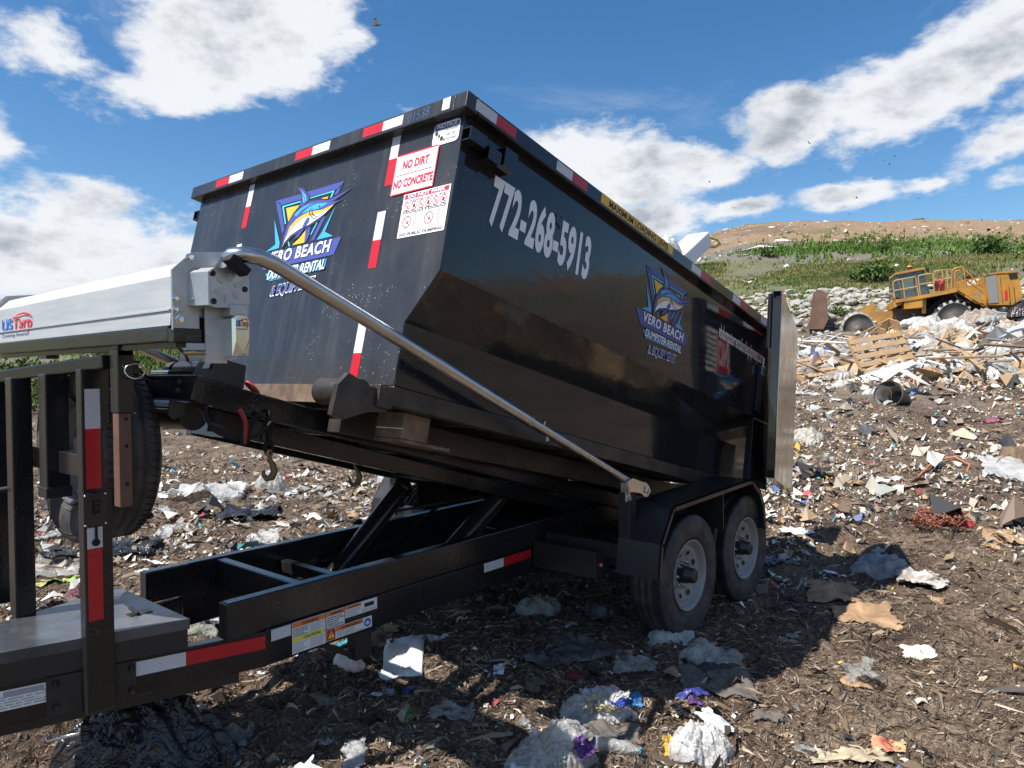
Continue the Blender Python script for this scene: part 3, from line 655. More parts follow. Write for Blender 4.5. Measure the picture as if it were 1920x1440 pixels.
    for z0 in (0, Lh-.055):
        d = MB(); t = .005; h = .055
        d.box((0, .003, z0), (Ld, .058, z0+t), PAINT, X=X); d.box((0, .003, z0+h-t), (Ld, .058, z0+h), PAINT, X=X); d.box((0, .003, z0+t), (Ld, .003+t, z0+h-t), PAINT, X=X); d.box((0, .053, z0+t), (Ld, .058, z0+h-t), PAINT, X=X)
        d.box((.02, .008, z0+t), (.03, .053, z0+h-t), DARK, X=X); d.build('door_rail', parent=dr)
    for x0 in (0, Ld-.055): d = MB(); d.box((x0, .003, .056), (x0+.055, .058, Lh-.056), PAINT, .004, X=X); d.build('door_stile', parent=dr)
    d = MB(); d.tube([X(Vector((.03, .078, Lh*.70))), X(Vector((.03, .078, Lh-.01)))], .017, FRAME); d.build('locking_bar', parent=dr)
    of = Face(X(Vector((Ld, .003, 0))), -ed, ew, no)
    tf_ = Face(X(Vector((Ld, .058, 0))), -ed, ew, no)
    for a0 in (.08, .55):
        for a, c in ((a0, RED), (a0+.14, WHT)): d = MB(); tf_.rect(d, a, Lh-.05, a+.14, Lh-.006, .0015, c); d.build('reflective_tape', parent=dr)
    d = MB(); tb = MB(); a0, a1, b0, b1 = Ld-.47, Ld-.075, Lh-.50, Lh-.16
    of.rect(d, a0, b0, a1, b1, .002, SIGNW); of.rect(d, a0+.012, b0+.012, a0+.16, b1-.012, .0026, SIGNR); of.text(tb, 'NO', a0+.025, b0+.08, a0+.15, b0+.08, .19, .0034, SIGNW, .02); small_print(of, d, a0+.175, b0+.02, a1-.015, b1-.02, 7, .0026, INK, 4)
    d.build('door_sign', parent=dr); tb.build('lettering', parent=dr)
    d = MB()
    for mt, lv, pts in LOGO: of.poly(d, [(Ld*.5+(logo_xy(*p)[0]-_lc[0])*.62, Lh*.50+(logo_xy(*p)[1]-_lc[1])*.62) for p in pts], .002+.0007*lv, mt)
    d.build('company_emblem', parent=dr)
    for z in (.25, Lh*.5, Lh-.3): d = MB(); d.tube([X(Vector((Ld+.012, .02, z))), X(Vector((Ld+.012, .02, z+.12)))], .016, FRAME); d.build('hinge', parent=dr)
    # latch plate on the side near the rear
    a0, b1 = spx(1441, 688); a1, b0 = spx(1448, 770)
    d = MB(); d.box((3.44, -1.175, .62), (3.52, -1.152, .98), SATIN, .004); d.box((3.45, -1.19, .90), (3.51, -1.176, .97), CHROME, .003); d.tube([(3.48, -1.18, .96), (3.48, -1.18, 1.04)], .006, CHROME); d.build('door_latch', parent=root)
    return root
dumpster = make_dumpster()
def dup(root, name=None):
    r = root.copy(); COL.objects.link(r)
    for ch in list(root.children):
        c = ch.copy(); COL.objects.link(c); c.parent = r
        for g in list(ch.children):
            q = g.copy(); COL.objects.link(q); q.parent = c
    return r

# ------------------------------------------------------------------ the trailer
def wheel(root, x, sgn, name='wheel'):
    """axle along y; sgn -1: outer side faces the camera side"""
    return wheel_at(root, (x, sgn*1.215, .39), (0, sgn, 0), name)
def wheel_at(root, c, ax, name, spare=False):
    ax = Vector(ax); c = Vector(c)      # c: centre of the outer side, ax points outwards
    R = .392
    t = MB(); P = [(.215, -.215), (.232, -.222), (.30, -.235), (.352, -.225), (.378, -.205)]
    g = [(-.205, 0), (-.165, 0), (-.16, 1), (-.150, 1), (-.145, 0), (-.118, 0), (-.113, 1), (-.103, 1), (-.098, 0), (-.07, 0), (-.065, 1), (-.055, 1), (-.05, 0), (-.01, 0)]
    P += [(R-.004-(.010 if q else 0)-abs(a+.107)**2*.9, a) for a, q in g]
    P += [(.383, -.004), (.372, .008), (.352, .014), (.33, .017), (.30, .018), (.262, .012), (.236, .004), (.224, -.006), (.215, -.012)]
    t.lathe(P, c, ax, RUBBER, 72)
    u = ax.orthogonal().normalized(); w = ax.cross(u)
    # shoulder sipes
    for k in range(72):
        a = 2*math.pi*k/72; d = u*math.cos(a)+w*math.sin(a); tg = ax.cross(d)
        for a0, a1 in ((-.203, -.166), (-.048, -.012)):
            rr = R-.0025-((a0+a1)/2+.107)**2*.9
            p = c+d*rr+ax*a0; q = c+d*rr+ax*a1+tg*.012
            t.bar(p, q, .0035, .004, DARK, up=d)
    # raised ring of the bead and two rubber rings on the wall
    rs_ = random.Random(int(c.x*100)+3)
    for k in range(0 if spare or ax.y > 0 else 70):
        a = rs_.uniform(0, 6.28); r0 = rs_.uniform(.262, .36); d = u*math.cos(a)+w*math.sin(a); e = (d*rs_.uniform(-1, 1)+ax.cross(d)*rs_.uniform(-1, 1)).normalized()*rs_.uniform(.012, .05); o_ = .0205 if r0 < .34 else .0185
        q = (e.cross(ax)).normalized()*.0009; p = c+d*r0+ax*o_; t.add([p-e-q, p+e-q*.3, p+e+q*.3, p-e+q], [(0, 1, 2, 3)], mat('tyre_scratch', (.20, .19, .18), .8))
    for r, o in ((.345, .0155), (.247, .0085)): t.lathe([(r-.003, o-.002), (r, o+.003), (r+.003, o-.002)], c, ax, RUBBER, 72)
    wh = bpy.data.objects.new(name, None); COL.objects.link(wh); wh.parent = root
    o = t.build('tyre', parent=wh)
    rm = MB()
    dd = -.052 if not spare else -.05
    P = [(.217, -.21), (.205, -.20), (.195, -.13), (.19, -.06), (.196, -.03), (.212, -.012), (.222, -.002), (.224, .004), (.219, .007), (.210, .003), (.200, -.010), (.190, -.03), (.182, -.038), (.168, -.030), (.150, dd+.012), (.125, dd+.004), (.095, dd-.002), (.085, dd-.01), (.06, dd-.01)]
    rm.lathe(P, c, ax, mat('dark_wheel_paint', (.09, .092, .096), .35, dust=.2, dscale=10) if spare else RIMM, 64); ri = rm.build('rim', parent=wh)
    if spare: rm2 = MB(); rm2.lathe([(.10, dd-.0), (.08, dd+.012), (0, dd+.012)], c, ax, SATIN, 32); rm2.build('hub_plate', parent=wh); return wh
    h = MB()
    for k in range(8):
        a = 2*math.pi*(k+.5)/8; p = c+(u*math.cos(a)+w*math.sin(a))*.138+ax*(dd+.0095); n = ax+(u*math.cos(a)+w*math.sin(a))*-.28; n.normalize()
        e1 = (u*-math.sin(a)+w*math.cos(a)); e2 = n.cross(e1)
        h.add([p+(e1*math.cos(q*.3927)*.021+e2*math.sin(q*.3927)*.015)+n*.004 for q in range(16)], [tuple(range(16))], DARK)  # black disc paints the dark inside of the hole
        h.add([p+(e1*math.cos(q*.3927)*s_+e2*math.sin(q*.3927)*s_*.74)+n*o_ for s_, o_ in ((.021, .0035), (.0245, .0055), (.027, .002)) for q in range(16)], [(i*16+q, i*16+(q+1) % 16, i*16+16+(q+1) % 16, i*16+16+q) for i in range(2) for q in range(16)], RIMM, True)
        h.build('painted_hand_hole', parent=wh); h = MB()
    for k in range(8):
        h = MB(); a = 2*math.pi*k/8; p = c+(u*math.cos(a)+w*math.sin(a))*.083
        h.lathe([(.011, dd-.012), (.011, dd+.008), (.009, dd+.012), (.006, dd+.013), (.006, dd+.026), (0, dd+.027)], p, ax, CHROME, 6, False); h.build('lug_nut', parent=wh)
    if not spare:
        h = MB(); h.lathe([(.054, dd-.012), (.055, dd+.02), (.053, dd+.042), (.048, dd+.047), (.046, dd+.082), (.041, dd+.088), (.026, dd+.090), (0, dd+.090)], c, ax, SATIN, 32); h.build('hub', parent=wh)
    return wh
def make_trailer():
    T = thing('rolloff_trailer', 'black tandem-axle trailer with spare wheel and aluminium tarp housing, carrying the tipped dumpster', 'trailer')
    B = lambda name, mb, par=T: mb.build(name, parent=par)
    # main frame: lower beam and the tube welded on it, each side
    for s in (-1, 1):
        m = MB(); yo, yi = s*.42, s*.355
        m.box((-2.655, min(yo, yi), .565), (1.75, max(yo, yi), .722), FRAME, .008)
        m.box((-2.66, min(yo, yi)+.002, .568), (-2.655, max(yo, yi)-.002, .719), SATIN)
        B('upper_rail', m)
        m = MB(); m.box((-2.478, min(yo, yi)+(.004 if s > 0 else .003), .402), (1.7, max(yo, yi)-.003, .562), FRAME, .004)
        B('lower_rail', m)
        # tongue leg, running in towards the coupler
        m = MB(); p = Vector((-2.47, s*.395, .478)); q = Vector((-4.1, s*.395-s*1.63*.30, .478))
        m.bar(p, q, .05, .156, FRAME, bev=.004); m.bar(p+Vector((0, -s*.03, .0)), q+Vector((0, -s*.03, 0)), .006, .15, FRAME)
        tg = B('tongue_beam', m)
        m = MB(); m.bar(p+Vector((-.1, -s*.05, -.10)), q+Vector((0, -s*.05, -.10)), .03, .06, SATIN); B('tongue_under_rail', m)
        # fender over the pair of wheels
        pr = [(-.53, .49), (-.50, .69), (-.365, .868), (-.33, .888), (.80, .905), (.86, .90), (1.0, .80), (1.08, .68), (1.11, .50)]
        pi_ = [(1.10, .50), (1.07, .677), (.992, .793), (.855, .89), (.80, .895), (-.33, .878), (-.357, .86), (-.49, .686), (-.52, .49)]
        m = MB(); m.prism(pr+pi_, s*1.0, s*1.285, lambda a, b, t: (a, t, b), SATIN)
        for (a0, b0), (a1, b1) in zip(pr, pr[1:]):
            d = Vector((a1-a0, 0, b1-b0)).normalized(); n = Vector((d.z, 0, -d.x))
            m.hexa([Vector((a0, s*1.285, b0)), Vector((a1, s*1.285, b1)), Vector((a1, s*1.275, b1)), Vector((a0, s*1.275, b0)), Vector((a0, s*1.285, b0))+n*.035, Vector((a1, s*1.285, b1))+n*.035, Vector((a1, s*1.275, b1))+n*.035, Vector((a0, s*1.275, b0))+n*.035], SATIN)
        f = B('fender', m)
        m = MB(); m.box((.40, min(s*1.0, s*1.26), .62), (.41, max(s*1.0, s*1.26), .875), SATIN); m.box((-.30, min(s*.98, s*.99), .55), (1.0, max(s*.98, s*.99), .87), SATIN); B('wheel_well_brace', m, f)
        # step box ahead of the wheels
        m = MB(); m.box((-.60, min(s*.425, s*.90), .442), (-.44, max(s*.425, s*.90), .605), SATIN, .005); m.box((-.44, min(s*.425, s*1.0), .50), (-.34, max(s*.425, s*1.0), .60), SATIN)
        st = B('step_box', m)
        m = MB(); m.lathe([(.012, 0), (.010, .010), (.004, .014), (0, .014)], (-.545, s*.902, .52), (0, s, 0), AMBER, 14); B('marker_lamp', m, st)
        # post that carries the tarp arm
        m = MB(); m.box((-.50, min(s*1.0, s*1.08), .555), (-.42, max(s*1.0, s*1.08), .965), SATIN, .004); m.box((-.50, min(s*.45, s*.998), .555), (-.42, max(s*.45, s*.998), .65), SATIN, .004)
        po = B('arm_post', m)
        for x in (0, .889): wheel(T, x, s)
    for x in (0, .889): m = MB(); m.tube([(x, -.99, .39), (x, .99, .39)], .055, SATIN, 16); B('axle', m)
    for x in (0, .889):
        for s in (-1, 1): m = MB(); m.bar((x-.3, s*.40, .37), (x+.3, s*.40, .37), .06, .05, DARK); B('leaf_spring', m)
    for x, z0, z1 in ((-2.30, .565, .715), (-1.93, .57, .635), (-1.2, .46, .56), (-.45, .46, .60), (.45, .5, .70), (1.3, .5, .7)): m = MB(); m.box((x, -.352, z0), (x+.05, .352, z1), FRAME, .004); B('cross_member', m)
    # stand leg under the near rail
    m = MB(); m.box((-1.98, -.40, .26), (-1.88, -.33, .40), SATIN, .004); m.prism([(-2.20, .40), (-2.14, .40), (-1.98, .30), (-1.98, .27)], -.38, -.35, lambda a, b, t: (a, t, b), SATIN); B('drop_leg', m)
    # toolbox on the tongue
    m = MB(); ol = [(-2.79, -.345), (-2.79, .345), (-3.75, .09), (-3.75, -.05)]
    def pr_(z0, z1, ex, mt): m.prism([(x+(.004 if x > -3 else -.004)*ex, y+math.copysign(.006*ex, y)) for x, y in ol], z0, z1, lambda a, b, t: (a, b, t), mt)
    pr_(.56, .657, 0, SATIN); tb = B('toolbox', m)
    m = MB(); pr_(.640, .682, 1.4, TOPBOX); lid = B('lid', m, tb)
    m = MB(); m.box((-2.93, -.14, .683), (-2.84, -.09, .686), SATIN); m.tube([(-2.905, -.15, .692), (-2.905, -.07, .70)], .007, DARK); B('latch', m, tb)
    # wooden-dark plate and handle under the tongue
    m = MB(); m.tube([(-3.30, -.30, .375), (-3.295, -.305, .36), (-3.20, -.335, .36), (-3.195, -.33, .378)], .007, TUBE, 10); B('grab_handle', m)
    # rack at the front: tube, posts
    m = MB(); p, q = Vector((-3.095, -.40, 1.742)), Vector((-3.215, .56, 1.683)); m.bar(p, q, .055, .052, FRAME, bev=.006); B('rack_tube', m)
    nx0, nx1 = -3.153, -3.05
    m = MB(); m.box((nx0, -.29, .395), (nx1, -.235, 1.717), FRAME, .005); np_ = B('rack_post', m)
    pf = Face((0, -.29, 0), (1, 0, 0), (0, 0, 1), (0, -1, 0))
    for a0, a1, b0, b1, c in ((-3.142, -3.088, 1.488, 1.64, WHT), (-3.142, -3.088, 1.258, 1.488, RED), (-3.143, -3.088, 1.03, 1.11, WHT), (-3.143, -3.090, .752, 1.03, RED)):
        t = MB(); pf.rect(t, a0, b0, a1, b1, .0015, c); B('reflective_tape', t, np_)
    m = MB(); m.box((-3.156, -.30, 1.115), (-3.072, -.2905, 1.243), SATIN, .003); m.box((-3.125, -.304, 1.165), (-3.10, -.301, 1.215), DARK, .002)
    for z in (1.155, 1.18, 1.2): m.box((-3.118, -.306, z), (-3.107, -.3045, z+.01), SATIN)
    for x in (-3.15, -3.078):
        for z in (1.122, 1.236): m.lathe([(.005, 0), (.004, .003), (0, .003)], (x, -.3, z), (0, -1, 0), CHROME, 8)
    B('switch_box', m, np_)
    m = MB(); m.tube([(-3.112, -.296, 1.115), (-3.112, -.298, 1.07), (-3.112, -.297, 1.06)], .005, DARK, 8); m.lathe([(.014, 0), (.014, .006), (0, .008)], (-3.113, -.292, 1.052), (0, -1, 0), DARK, 12); B('socket_cap', m, np_)
    m = MB(); m.box((-3.24, .22, .68), (-3.165, .30, 1.685), FRAME, .005); B('rack_post', m)
    m = MB(); m.box((-3.235, .50, .68), (-3.17, .57, 1.66), FRAME, .005); B('rack_post', m)
    # plates bolting the near post to the tongue
    m = MB(); m.bar((-3.26, -.190, .475), (-2.97, -.277, .475), .012, .15, SATIN)
    for x in (-3.235, -2.99):
        for z in (.455, .545): m.lathe([(.013, 0), (.013, .012), (0, .013)], (x, -.196-(x+3.26)*.30, z-.02), (.28, -1, 0), FRAME, 6, False)
    B('mounting_plate', m)
    # jack in the middle with its crank
    m = MB(); m.box((-3.19, -.02, 1.205), (-3.105, .065, 1.70), FRAME, .005); m.box((-3.195, -.025, 1.20), (-3.10, .07, 1.245), SATIN, .004); jk = B('tongue_jack', m)
    a, b, c_, e = (at_depth(x, y, d) for x, y, d in ((-20, 922, 3.1), (22, 915, 3.1), (52, 922, 3.12), (66, 932, 3.12)))
    m = MB(); m.tube([a, b], .011, DARK, 12); m.tube([b, c_, e], .006, TUBE, 10); m.tube([c_, at_depth(54, 898, 3.12)], .006, DARK, 8); B('crank_handle', m, jk)
    m = MB(); m.box((-3.15, -.25, 1.30), (-3.10, .30, 1.39), FRAME, .004); B('spare_carrier', m)
    # spare wheel
    wheel_at(T, (-3.075, .075, 1.375), (-1, 0, 0), 'spare_wheel', True)
    # sleeve and rusty telescopic leg
    m = MB(); m.box((-3.103, -.50, 1.552), (-3.045, -.43, 1.785), FRAME, .004); m.box((-3.098, -.492, 1.786), (-3.052, -.44, 1.80), FRAME); sl_ = B('sleeve', m)
    m = MB(); m.box((-3.100, -.492, 1.205), (-3.054, -.438, 1.5515), RUST, .004); ru = B('telescopic_leg', m)
    for z in (1.29, 1.43, 1.53): m = MB(); m.lathe([(.0075, 0), (0, .0)], (-3.074, -.4925, z), (0, -1, 0), DARK, 14); B('pin_hole', m, ru)
    m = MB(); m.box((-3.045, -.495, 1.695), (-3.02, -.45, 1.745), SATIN, .003); m.tube([(-3.03, -.496, 1.725), (-3.03, -.52, 1.725)], .008, CHROME, 10)
    rc = Vector((-3.05, -.52, 1.71)); m.tube([rc+Vector((.036*math.cos(k*.42), -.006*math.sin(k*.84), .028*math.sin(k*.42)-.005)) for k in range(16)], .0028, CHROME, 8); B('hitch_pin', m, sl_)
    # tarp housing across the front
    m = MB(); pr = [(-3.11, 1.852), (-3.10, 2.012), (-3.045, 2.066), (-2.95, 2.085), (-2.885, 2.06), (-2.875, 1.852)]
    m.prism(pr, -.938, .938, lambda a, b, t: (a, t, b), ALU); m.box((-3.113, -.938, 1.90), (-3.1085, .938, 1.905), ALU); h = B('tarp_housing', m)
    def ustarp(mb, f, a0, a1, b0, hgt, off):   # red and blue maker's mark with its arc
        w = a1-a0; f.text(mb, 'US', a0, b0+hgt*.36, a0+w*.36, b0+hgt*.36, hgt*.46, off, BLUEL, .03); f.text(mb, 'Tarp', a0+w*.38, b0+hgt*.36, a0+w*.98, b0+hgt*.36, hgt*.50, off, SIGNR, .012)
        f.poly(mb, [(a0+w*.42, b0+hgt*.84), (a0+w*.55, b0+hgt*.97), (a0+w*.75, b0+hgt*1.0), (a0+w*.93, b0+hgt*.9), (a0+w*.99, b0+hgt*.74), (a0+w*.88, b0+hgt*.86), (a0+w*.72, b0+hgt*.925), (a0+w*.55, b0+hgt*.90)], off, SIGNR)
        f.text(mb, 'Covering America', a0, b0+hgt*.08, a0+w*.88, b0+hgt*.08, hgt*.15, off, NAVY, 0)
    hf = Face((-3.1075, 0, 0), (0, -1, 0), (0, 0, 1), (-1, 0, 0)); pa = at_plane(5, 640, 'x', -3.1075); pb = at_plane(62, 632, 'x', -3.1075)
    t = MB(); ustarp(t, hf, -pa[1], -pb[1], 1.865, .115, .002); B('maker_sticker', t, h)
    m = MB(); m.box((-3.115, -.93, 1.80), (-3.05, .93, 1.850), FRAME, .004); m.box((-3.09, -.93, 1.78), (-3.055, .93, 1.799), FRAME)
    m.box((-3.116, -.975, 1.795), (-2.985, -.932, 1.842), FRAME, .004); m.box((-3.02, -.955, 1.80), (-2.90, -.93, 1.88), DARK)
    for y in (-.45, .30): m.box((-3.10, y-.05, 1.765), (-3.05, y+.03, 1.7795), SATIN)
    B('housing_beam', m)
    m = MB(); ep = [(-3.117, 2.028), (-3.052, 2.090), (-2.885, 2.112), (-2.853, 2.06), (-2.853, 1.90), (-3.03, 1.884), (-3.03, 1.838), (-3.117, 1.836)]
    m.prism(ep, -.962, -.972, lambda a, b, t: (a, t, b), ALUP); e = B('end_plate', m)
    for (x, z), r in (((-3.06, 2.072), .010), ((-3.108, 1.935), .009), ((-3.108, 1.90), .009), ((-3.094, 1.868), .013)):
        m = MB(); m.lathe([(r*1.3, 0), (r*1.3, .002), (r, .0025), (r, .011), (r*.7, .013), (0, .013)], (x, -.972, z), (0, -1, 0), CHROME, 6 if r > .01 else 16, False); B('bolt', m, e)
    m = MB(); m.prism(ep, .962, .972, lambda a, b, t: (a, t, b), ALUP); B('end_plate', m)
    # gear box and motor cover
    m = MB(); gb = [(-3.035, 1.915), (-3.035, 2.022), (-3.012, 2.038), (-2.905, 2.042), (-2.892, 2.03), (-2.892, 1.925), (-2.93, 1.912), (-3.01, 1.908)]
    g2 = [(x-(.032 if x < -3 else 0), z) for x, z in gb]
    n = len(gb); m.add([(x, -1.045, z) for x, z in gb]+[(x, -.972, z) for x, z in g2], [tuple(range(n))]+[(i, (i+1) % n, n+(i+1) % n, n+i) for i in range(n)], ALUP)
    g = B('gear_box', m)
    m = MB(); cx, cz = -2.966, 1.975
    for k in range(6):
        a = R_(60*k+20); m.prism([(cx+.036*math.cos(a)+.014*math.cos(a+math.pi+d)*s_, cz+.036*math.sin(a)+.014*math.sin(a+math.pi+d)*s_) for d, s_ in ((-.5, 1), (.5, 1), (2.3, .8), (3.14, 1.1), (-2.3, .8))], -1.045, -1.0475, lambda p, q, t: (p, t, q), ALU)
    for x, z in ((-3.02, 2.018), (-2.908, 1.975), (-3.018, 1.928)): m.lathe([(.010, 0), (.010, .003), (.006, .005), (.006, .002), (0, .002)], (x, -1.045, z), (0, -1, 0), SATIN, 14)
    B('cover_ribs', m, g)
    m = MB(); m.prism([(-3.02, 1.728), (-3.02, 1.925), (-2.945, 1.925), (-2.945, 1.728)], -.985, -.990, lambda p, q, t: (p, t, q), ALUP); m.box((-2.964, -1.05, 1.884), (-2.90, -.99, 1.923), ALUP, .003); B('motor_bracket', m)
    m = MB(); f_ = [(-2.957, 1.75), (-2.957, 1.875), (-2.945, 1.893), (-2.905, 1.893), (-2.893, 1.872), (-2.893, 1.80), (-2.90, 1.75)]
    gfa = lambda q, y: [(a, y, b) for a, b in q]
    n = len(f_); inner = [(-2.948, 1.80), (-2.948, 1.872), (-2.938, 1.886), (-2.912, 1.886), (-2.90, 1.87), (-2.90, 1.81), (-2.922, 1.762)]
    m.add(gfa(f_, -.99)+gfa(f_, -1.045)+gfa(inner, -1.055), [(i, (i+1) % n, n+(i+1) % n, n+i) for i in range(n)]+[(n+i, n+(i+1) % n, 2*n+(i+1) % n, 2*n+i) for i in range(n)]+[tuple(range(2*n, 3*n))], CHROME); mc = B('motor_cover', m)
    t = MB(); ustarp(t, Face((0, -1.0555, 0), (1, 0, 0), (0, 0, 1), (0, -1, 0)), -2.948, -2.902, 1.835, .042, .0015); B('maker_sticker', t, mc)
    m = MB(); m.lathe([(.0, 0), (.034, 0), (.036, .004), (.036, .012), (.030, .016), (0, .016)], (-3.04, -.96, 1.755), (0, 0, 1), GOLDZ, 24); m.box((-3.01, -.98, 1.735), (-2.985, -.95, 1.745), GOLDZ); B('pulley', m)
    # the tarp arm: crossing tube, bend, long slope to the pivot on the post
    for s in (-1, 1):
        m = MB(); R = .11; top = Vector((-2.985, s*1.1, 2.083)); dn = (Vector((-.535, 0, 1.033))-Vector((-2.839, 0, 2.067))).normalized()
        pts = [Vector((-2.935, s*.968, 2.04)), Vector((-2.946, s*1.005, 2.053)), Vector((-2.962, s*1.04, 2.068)), Vector((-2.965, s*1.068, 2.078)), Vector((-2.94, s*1.092, 2.082)), Vector((-2.89, s*1.1, 2.079)), Vector((-2.83, s*1.1, 2.063))]; mid = Vector((-1.46, s*1.1, 1.447)); pts += [Vector((-2.4, s*1.1, 1.873)), mid]
        m.tube(pts, .0268, TUBE, 20)
        for p in (mid, ): m.lathe([(.0278, -.01), (.0298, 0), (.0278, .01)], p, dn, TUBE, 20)
        arm = B('tarp_arm', m)
        m = MB(); m.tube([mid, Vector((-.555, s*1.1, 1.043))], .0245, TUBE, 20); B('arm_extension', m, arm)
        m = MB(); p = Vector((-1.33, s*1.1, 1.39)); m.tube([p+Vector((-.018, 0, .05)), p+Vector((.012, 0, -.05))], .006, CHROME, 10); m.lathe([(.010, -.004), (.010, .004), (0, .004)], p+Vector((-.016, 0, .046)), (.3, 0, -1), CHROME, 6, False); m.lathe([(.010, -.004), (.010, .004), (0, .004)], p+Vector((.010, 0, -.04)), (.3, 0, -1), CHROME, 6, False); B('arm_bolt', m, arm)
        # pivot bracket: a bent plate with a rounded end
        m = MB(); yo = s*1.135
        pl = [(-.615, 1.03), (-.595, 1.062), (-.565, 1.066), (-.47, 1.035), (-.41, 1.02), (-.375, .99), (-.372, .955), (-.395, .935), (-.43, .938), (-.47, .965), (-.55, .985), (-.60, .99)]
        m.prism(pl, yo, yo+s*.008, lambda a, b, t: (a, t, b), CHROME); m.box((-.60, min(s*1.082, s*1.134), .985), (-.585, max(s*1.082, s*1.134), 1.055), CHROME); m.box((-.56, min(s*1.082, s*1.094), .92), (-.50, max(s*1.082, s*1.094), 1.0), CHROME, .003)
        br = B('pivot_bracket', m)
        m = MB(); m.lathe([(.018, 0), (.018, .004), (.012, .006), (.012, .018), (0, .019)], (-.405, yo+s*.008, .972), (0, s, 0), CHROME, 8, False); m.lathe([(.009, 0), (.009, .01), (0, .01)], (-.545, s*1.095, .965), (0, s, 0), CHROME, 6, False); B('pivot_bolt', m, br)
        t = MB(); f = Face((0, yo+s*.0085, 0), (1, 0, 0), (0, 0, 1), (0, s, 0)); f.rect(t, -.445, .962, -.422, 1.005, .001, WHT); f.rect(t, -.44, .985, -.426, 1.002, .0015, RED); f.rect(t, -.443, .965, -.428, .978, .0015, NAVY); B('maker_sticker', t, br)
    a, b = (at_plane(x, y, 'y', -1.09) for x, y in ((427, 482), (461, 513))); m = MB(); m.bar(a, b, .05, .028, DARK, up=(.6, 0, .8), bev=.003); B('rubber_stop', m)
    # hoist deck that tips the container
    def dk(u, y, w): return DP(u, y, w-.0455*(u+.5))
    D_ = MB()
    for s in (-1, 1):
        m = MB(); m.box((-.49, min(s*.46, s*.39), -.105), (3.2, max(s*.46, s*.39), -.004), FRAME, .006, X=lambda v: dk(*v)); B('deck_rail', m)
    m = MB(); m.box((-.53, -.475, -.105), (-.492, .475, -.0), FRAME, .006, X=lambda v: dk(*v))
    fb = B('deck_crossbar', m)
    for u in (.25, .75, 1.3, 2.0, 2.7): m = MB(); m.box((u, -.388, -.09), (u+.06, .388, -.02), FRAME, X=lambda v: dk(*v)); B('deck_crossbar', m)
    for y in (-.36, -.02, .2):
        for w in (-.035, -.068): m = MB(); m.lathe([(.012, 0), (.012, .006), (.008, .010), (0, .011)], dk(-.531, y, w), -Vector(_du), SATIN, 12); B('bolt_head', m, fb)
    m = MB(); m.tube([dk(-.515, -.35, -.137), dk(-.515, .1, -.137)], .008, CHROME, 12); m.prism([(-.56, -.115), (-.50, -.11), (-.49, -.16), (-.53, -.185), (-.56, -.17)], -.37, -.36, lambda a, b, t: dk(a, t, b), SATIN); B('front_roller_pin', m)
    m = MB(); m.tube([dk(-.42, -.3, -.15), dk(-.42, .42, -.15)], .062, SATIN, 20); m.box((-.35, -.35, -.20), (-.1, -.30, -.11), SATIN, X=lambda v: dk(*v)); m.box((-.30, .10, -.19), (-.24, .15, -.105), ALUP, X=lambda v: dk(*v)); B('winch_drum', m)
    # lower hoist frame under the deck
    m = MB()
    for s in (-1, 1): m = MB(); m.box((-.12, s*.33-.03, -.20), (3.1, s*.33+.03, -.115), FRAME, .004, X=lambda v: dk(*v)); B('hoist_rail', m)
    m = MB(); m.box((-.12, -.298, -.19), (-.06, .298, -.12), FRAME, X=lambda v: dk(*v)); B('hoist_crossbar', m); m = MB(); m.box((1.2, -.298, -.19), (1.28, .298, -.12), FRAME, X=lambda v: dk(*v)); B('hoist_crossbar', m)
    # winch motor case on the corner of the deck
    m = MB(); p0, p1, p2, p3 = (-.45, -.44), (-.30, -.44), (-.30, -.26), (-.45, -.26); c = .018
    m.hexa([Vector(dk(u, y, .0)) for u, y in (p0, p1, p2, p3)]+[Vector(dk(u+(c if u < -.4 else -c*.4), y+(c*.3 if y < -.4 else -c), .098)) for u, y in (p0, p1, p2, p3)], SATIN)
    cs = B('winch_case', m)
    m = MB(); m.add([dk(-.4475, -.40, .048), dk(-.4475, -.34, .048), dk(-.4402, -.35, .085), dk(-.4402, -.395, .085)], [(0, 1, 2, 3)], SIGNW); B('white_label', m, cs)
    m = MB(); m.tube([dk(-.38, -.24, .06), dk(-.38, .0, .06)], .04, SATIN, 18); m.lathe([(.045, 0), (.045, .05), (.03, .06), (0, .06)], dk(-.38, .02, .055), (0, 1, 0), RUBBER, 20); m.tube([dk(-.44, -.05, .03), dk(-.44, .12, .03)], .016, CHROME, 12); B('winch_motor', m)
    # hydraulic cylinders
    for y, (bx, bz), (tx, tzz), (rx, rz) in ((-.25, (-1.42, .47), (-.671, .92), (-.46, 1.065)), (.25, (-1.80, .36), (-1.071, .965), (-.86, 1.11))):
        m = MB(); b_, t_, r_ = Vector((bx, y, bz)), Vector((tx, y, tzz)), Vector((rx, y, rz)); d = (t_-b_).normalized()
        m.tube([b_, t_-d*.05], .058, FRAME, 24); m.lathe([(.064, -.05), (.067, -.045), (.067, -.004), (.062, 0), (.0, 0)], t_, d, FRAME, 24); cy = B('hydraulic_cylinder', m)
        m = MB(); m.tube([t_, r_], .019, CHROME if y < 0 else FRAME, 16); B('piston_rod', m, cy)
        m = MB(); sd = Vector((0, -1 if y < 0 else -1, 0)); o = sd*.06+d.cross(sd)*.02
        m.tube([b_+o+d*.1, b_+o+d*.45, t_+o-d*.12, t_+o*.8-d*.06], .008, DARK, 8); B('oil_pipe', m, cy)
    m = MB(); m.tube([(-1.75, .30, .52), (-1.1, .31, .60), (-.6, .30, .82), (-.1, .28, .86), (.3, .2, .9)], .012, DARK, 8); m.tube([at_depth(700, 966, 4.6), at_depth(900, 930, 5.0)], .010, WORN, 8); B('oil_hose', m)
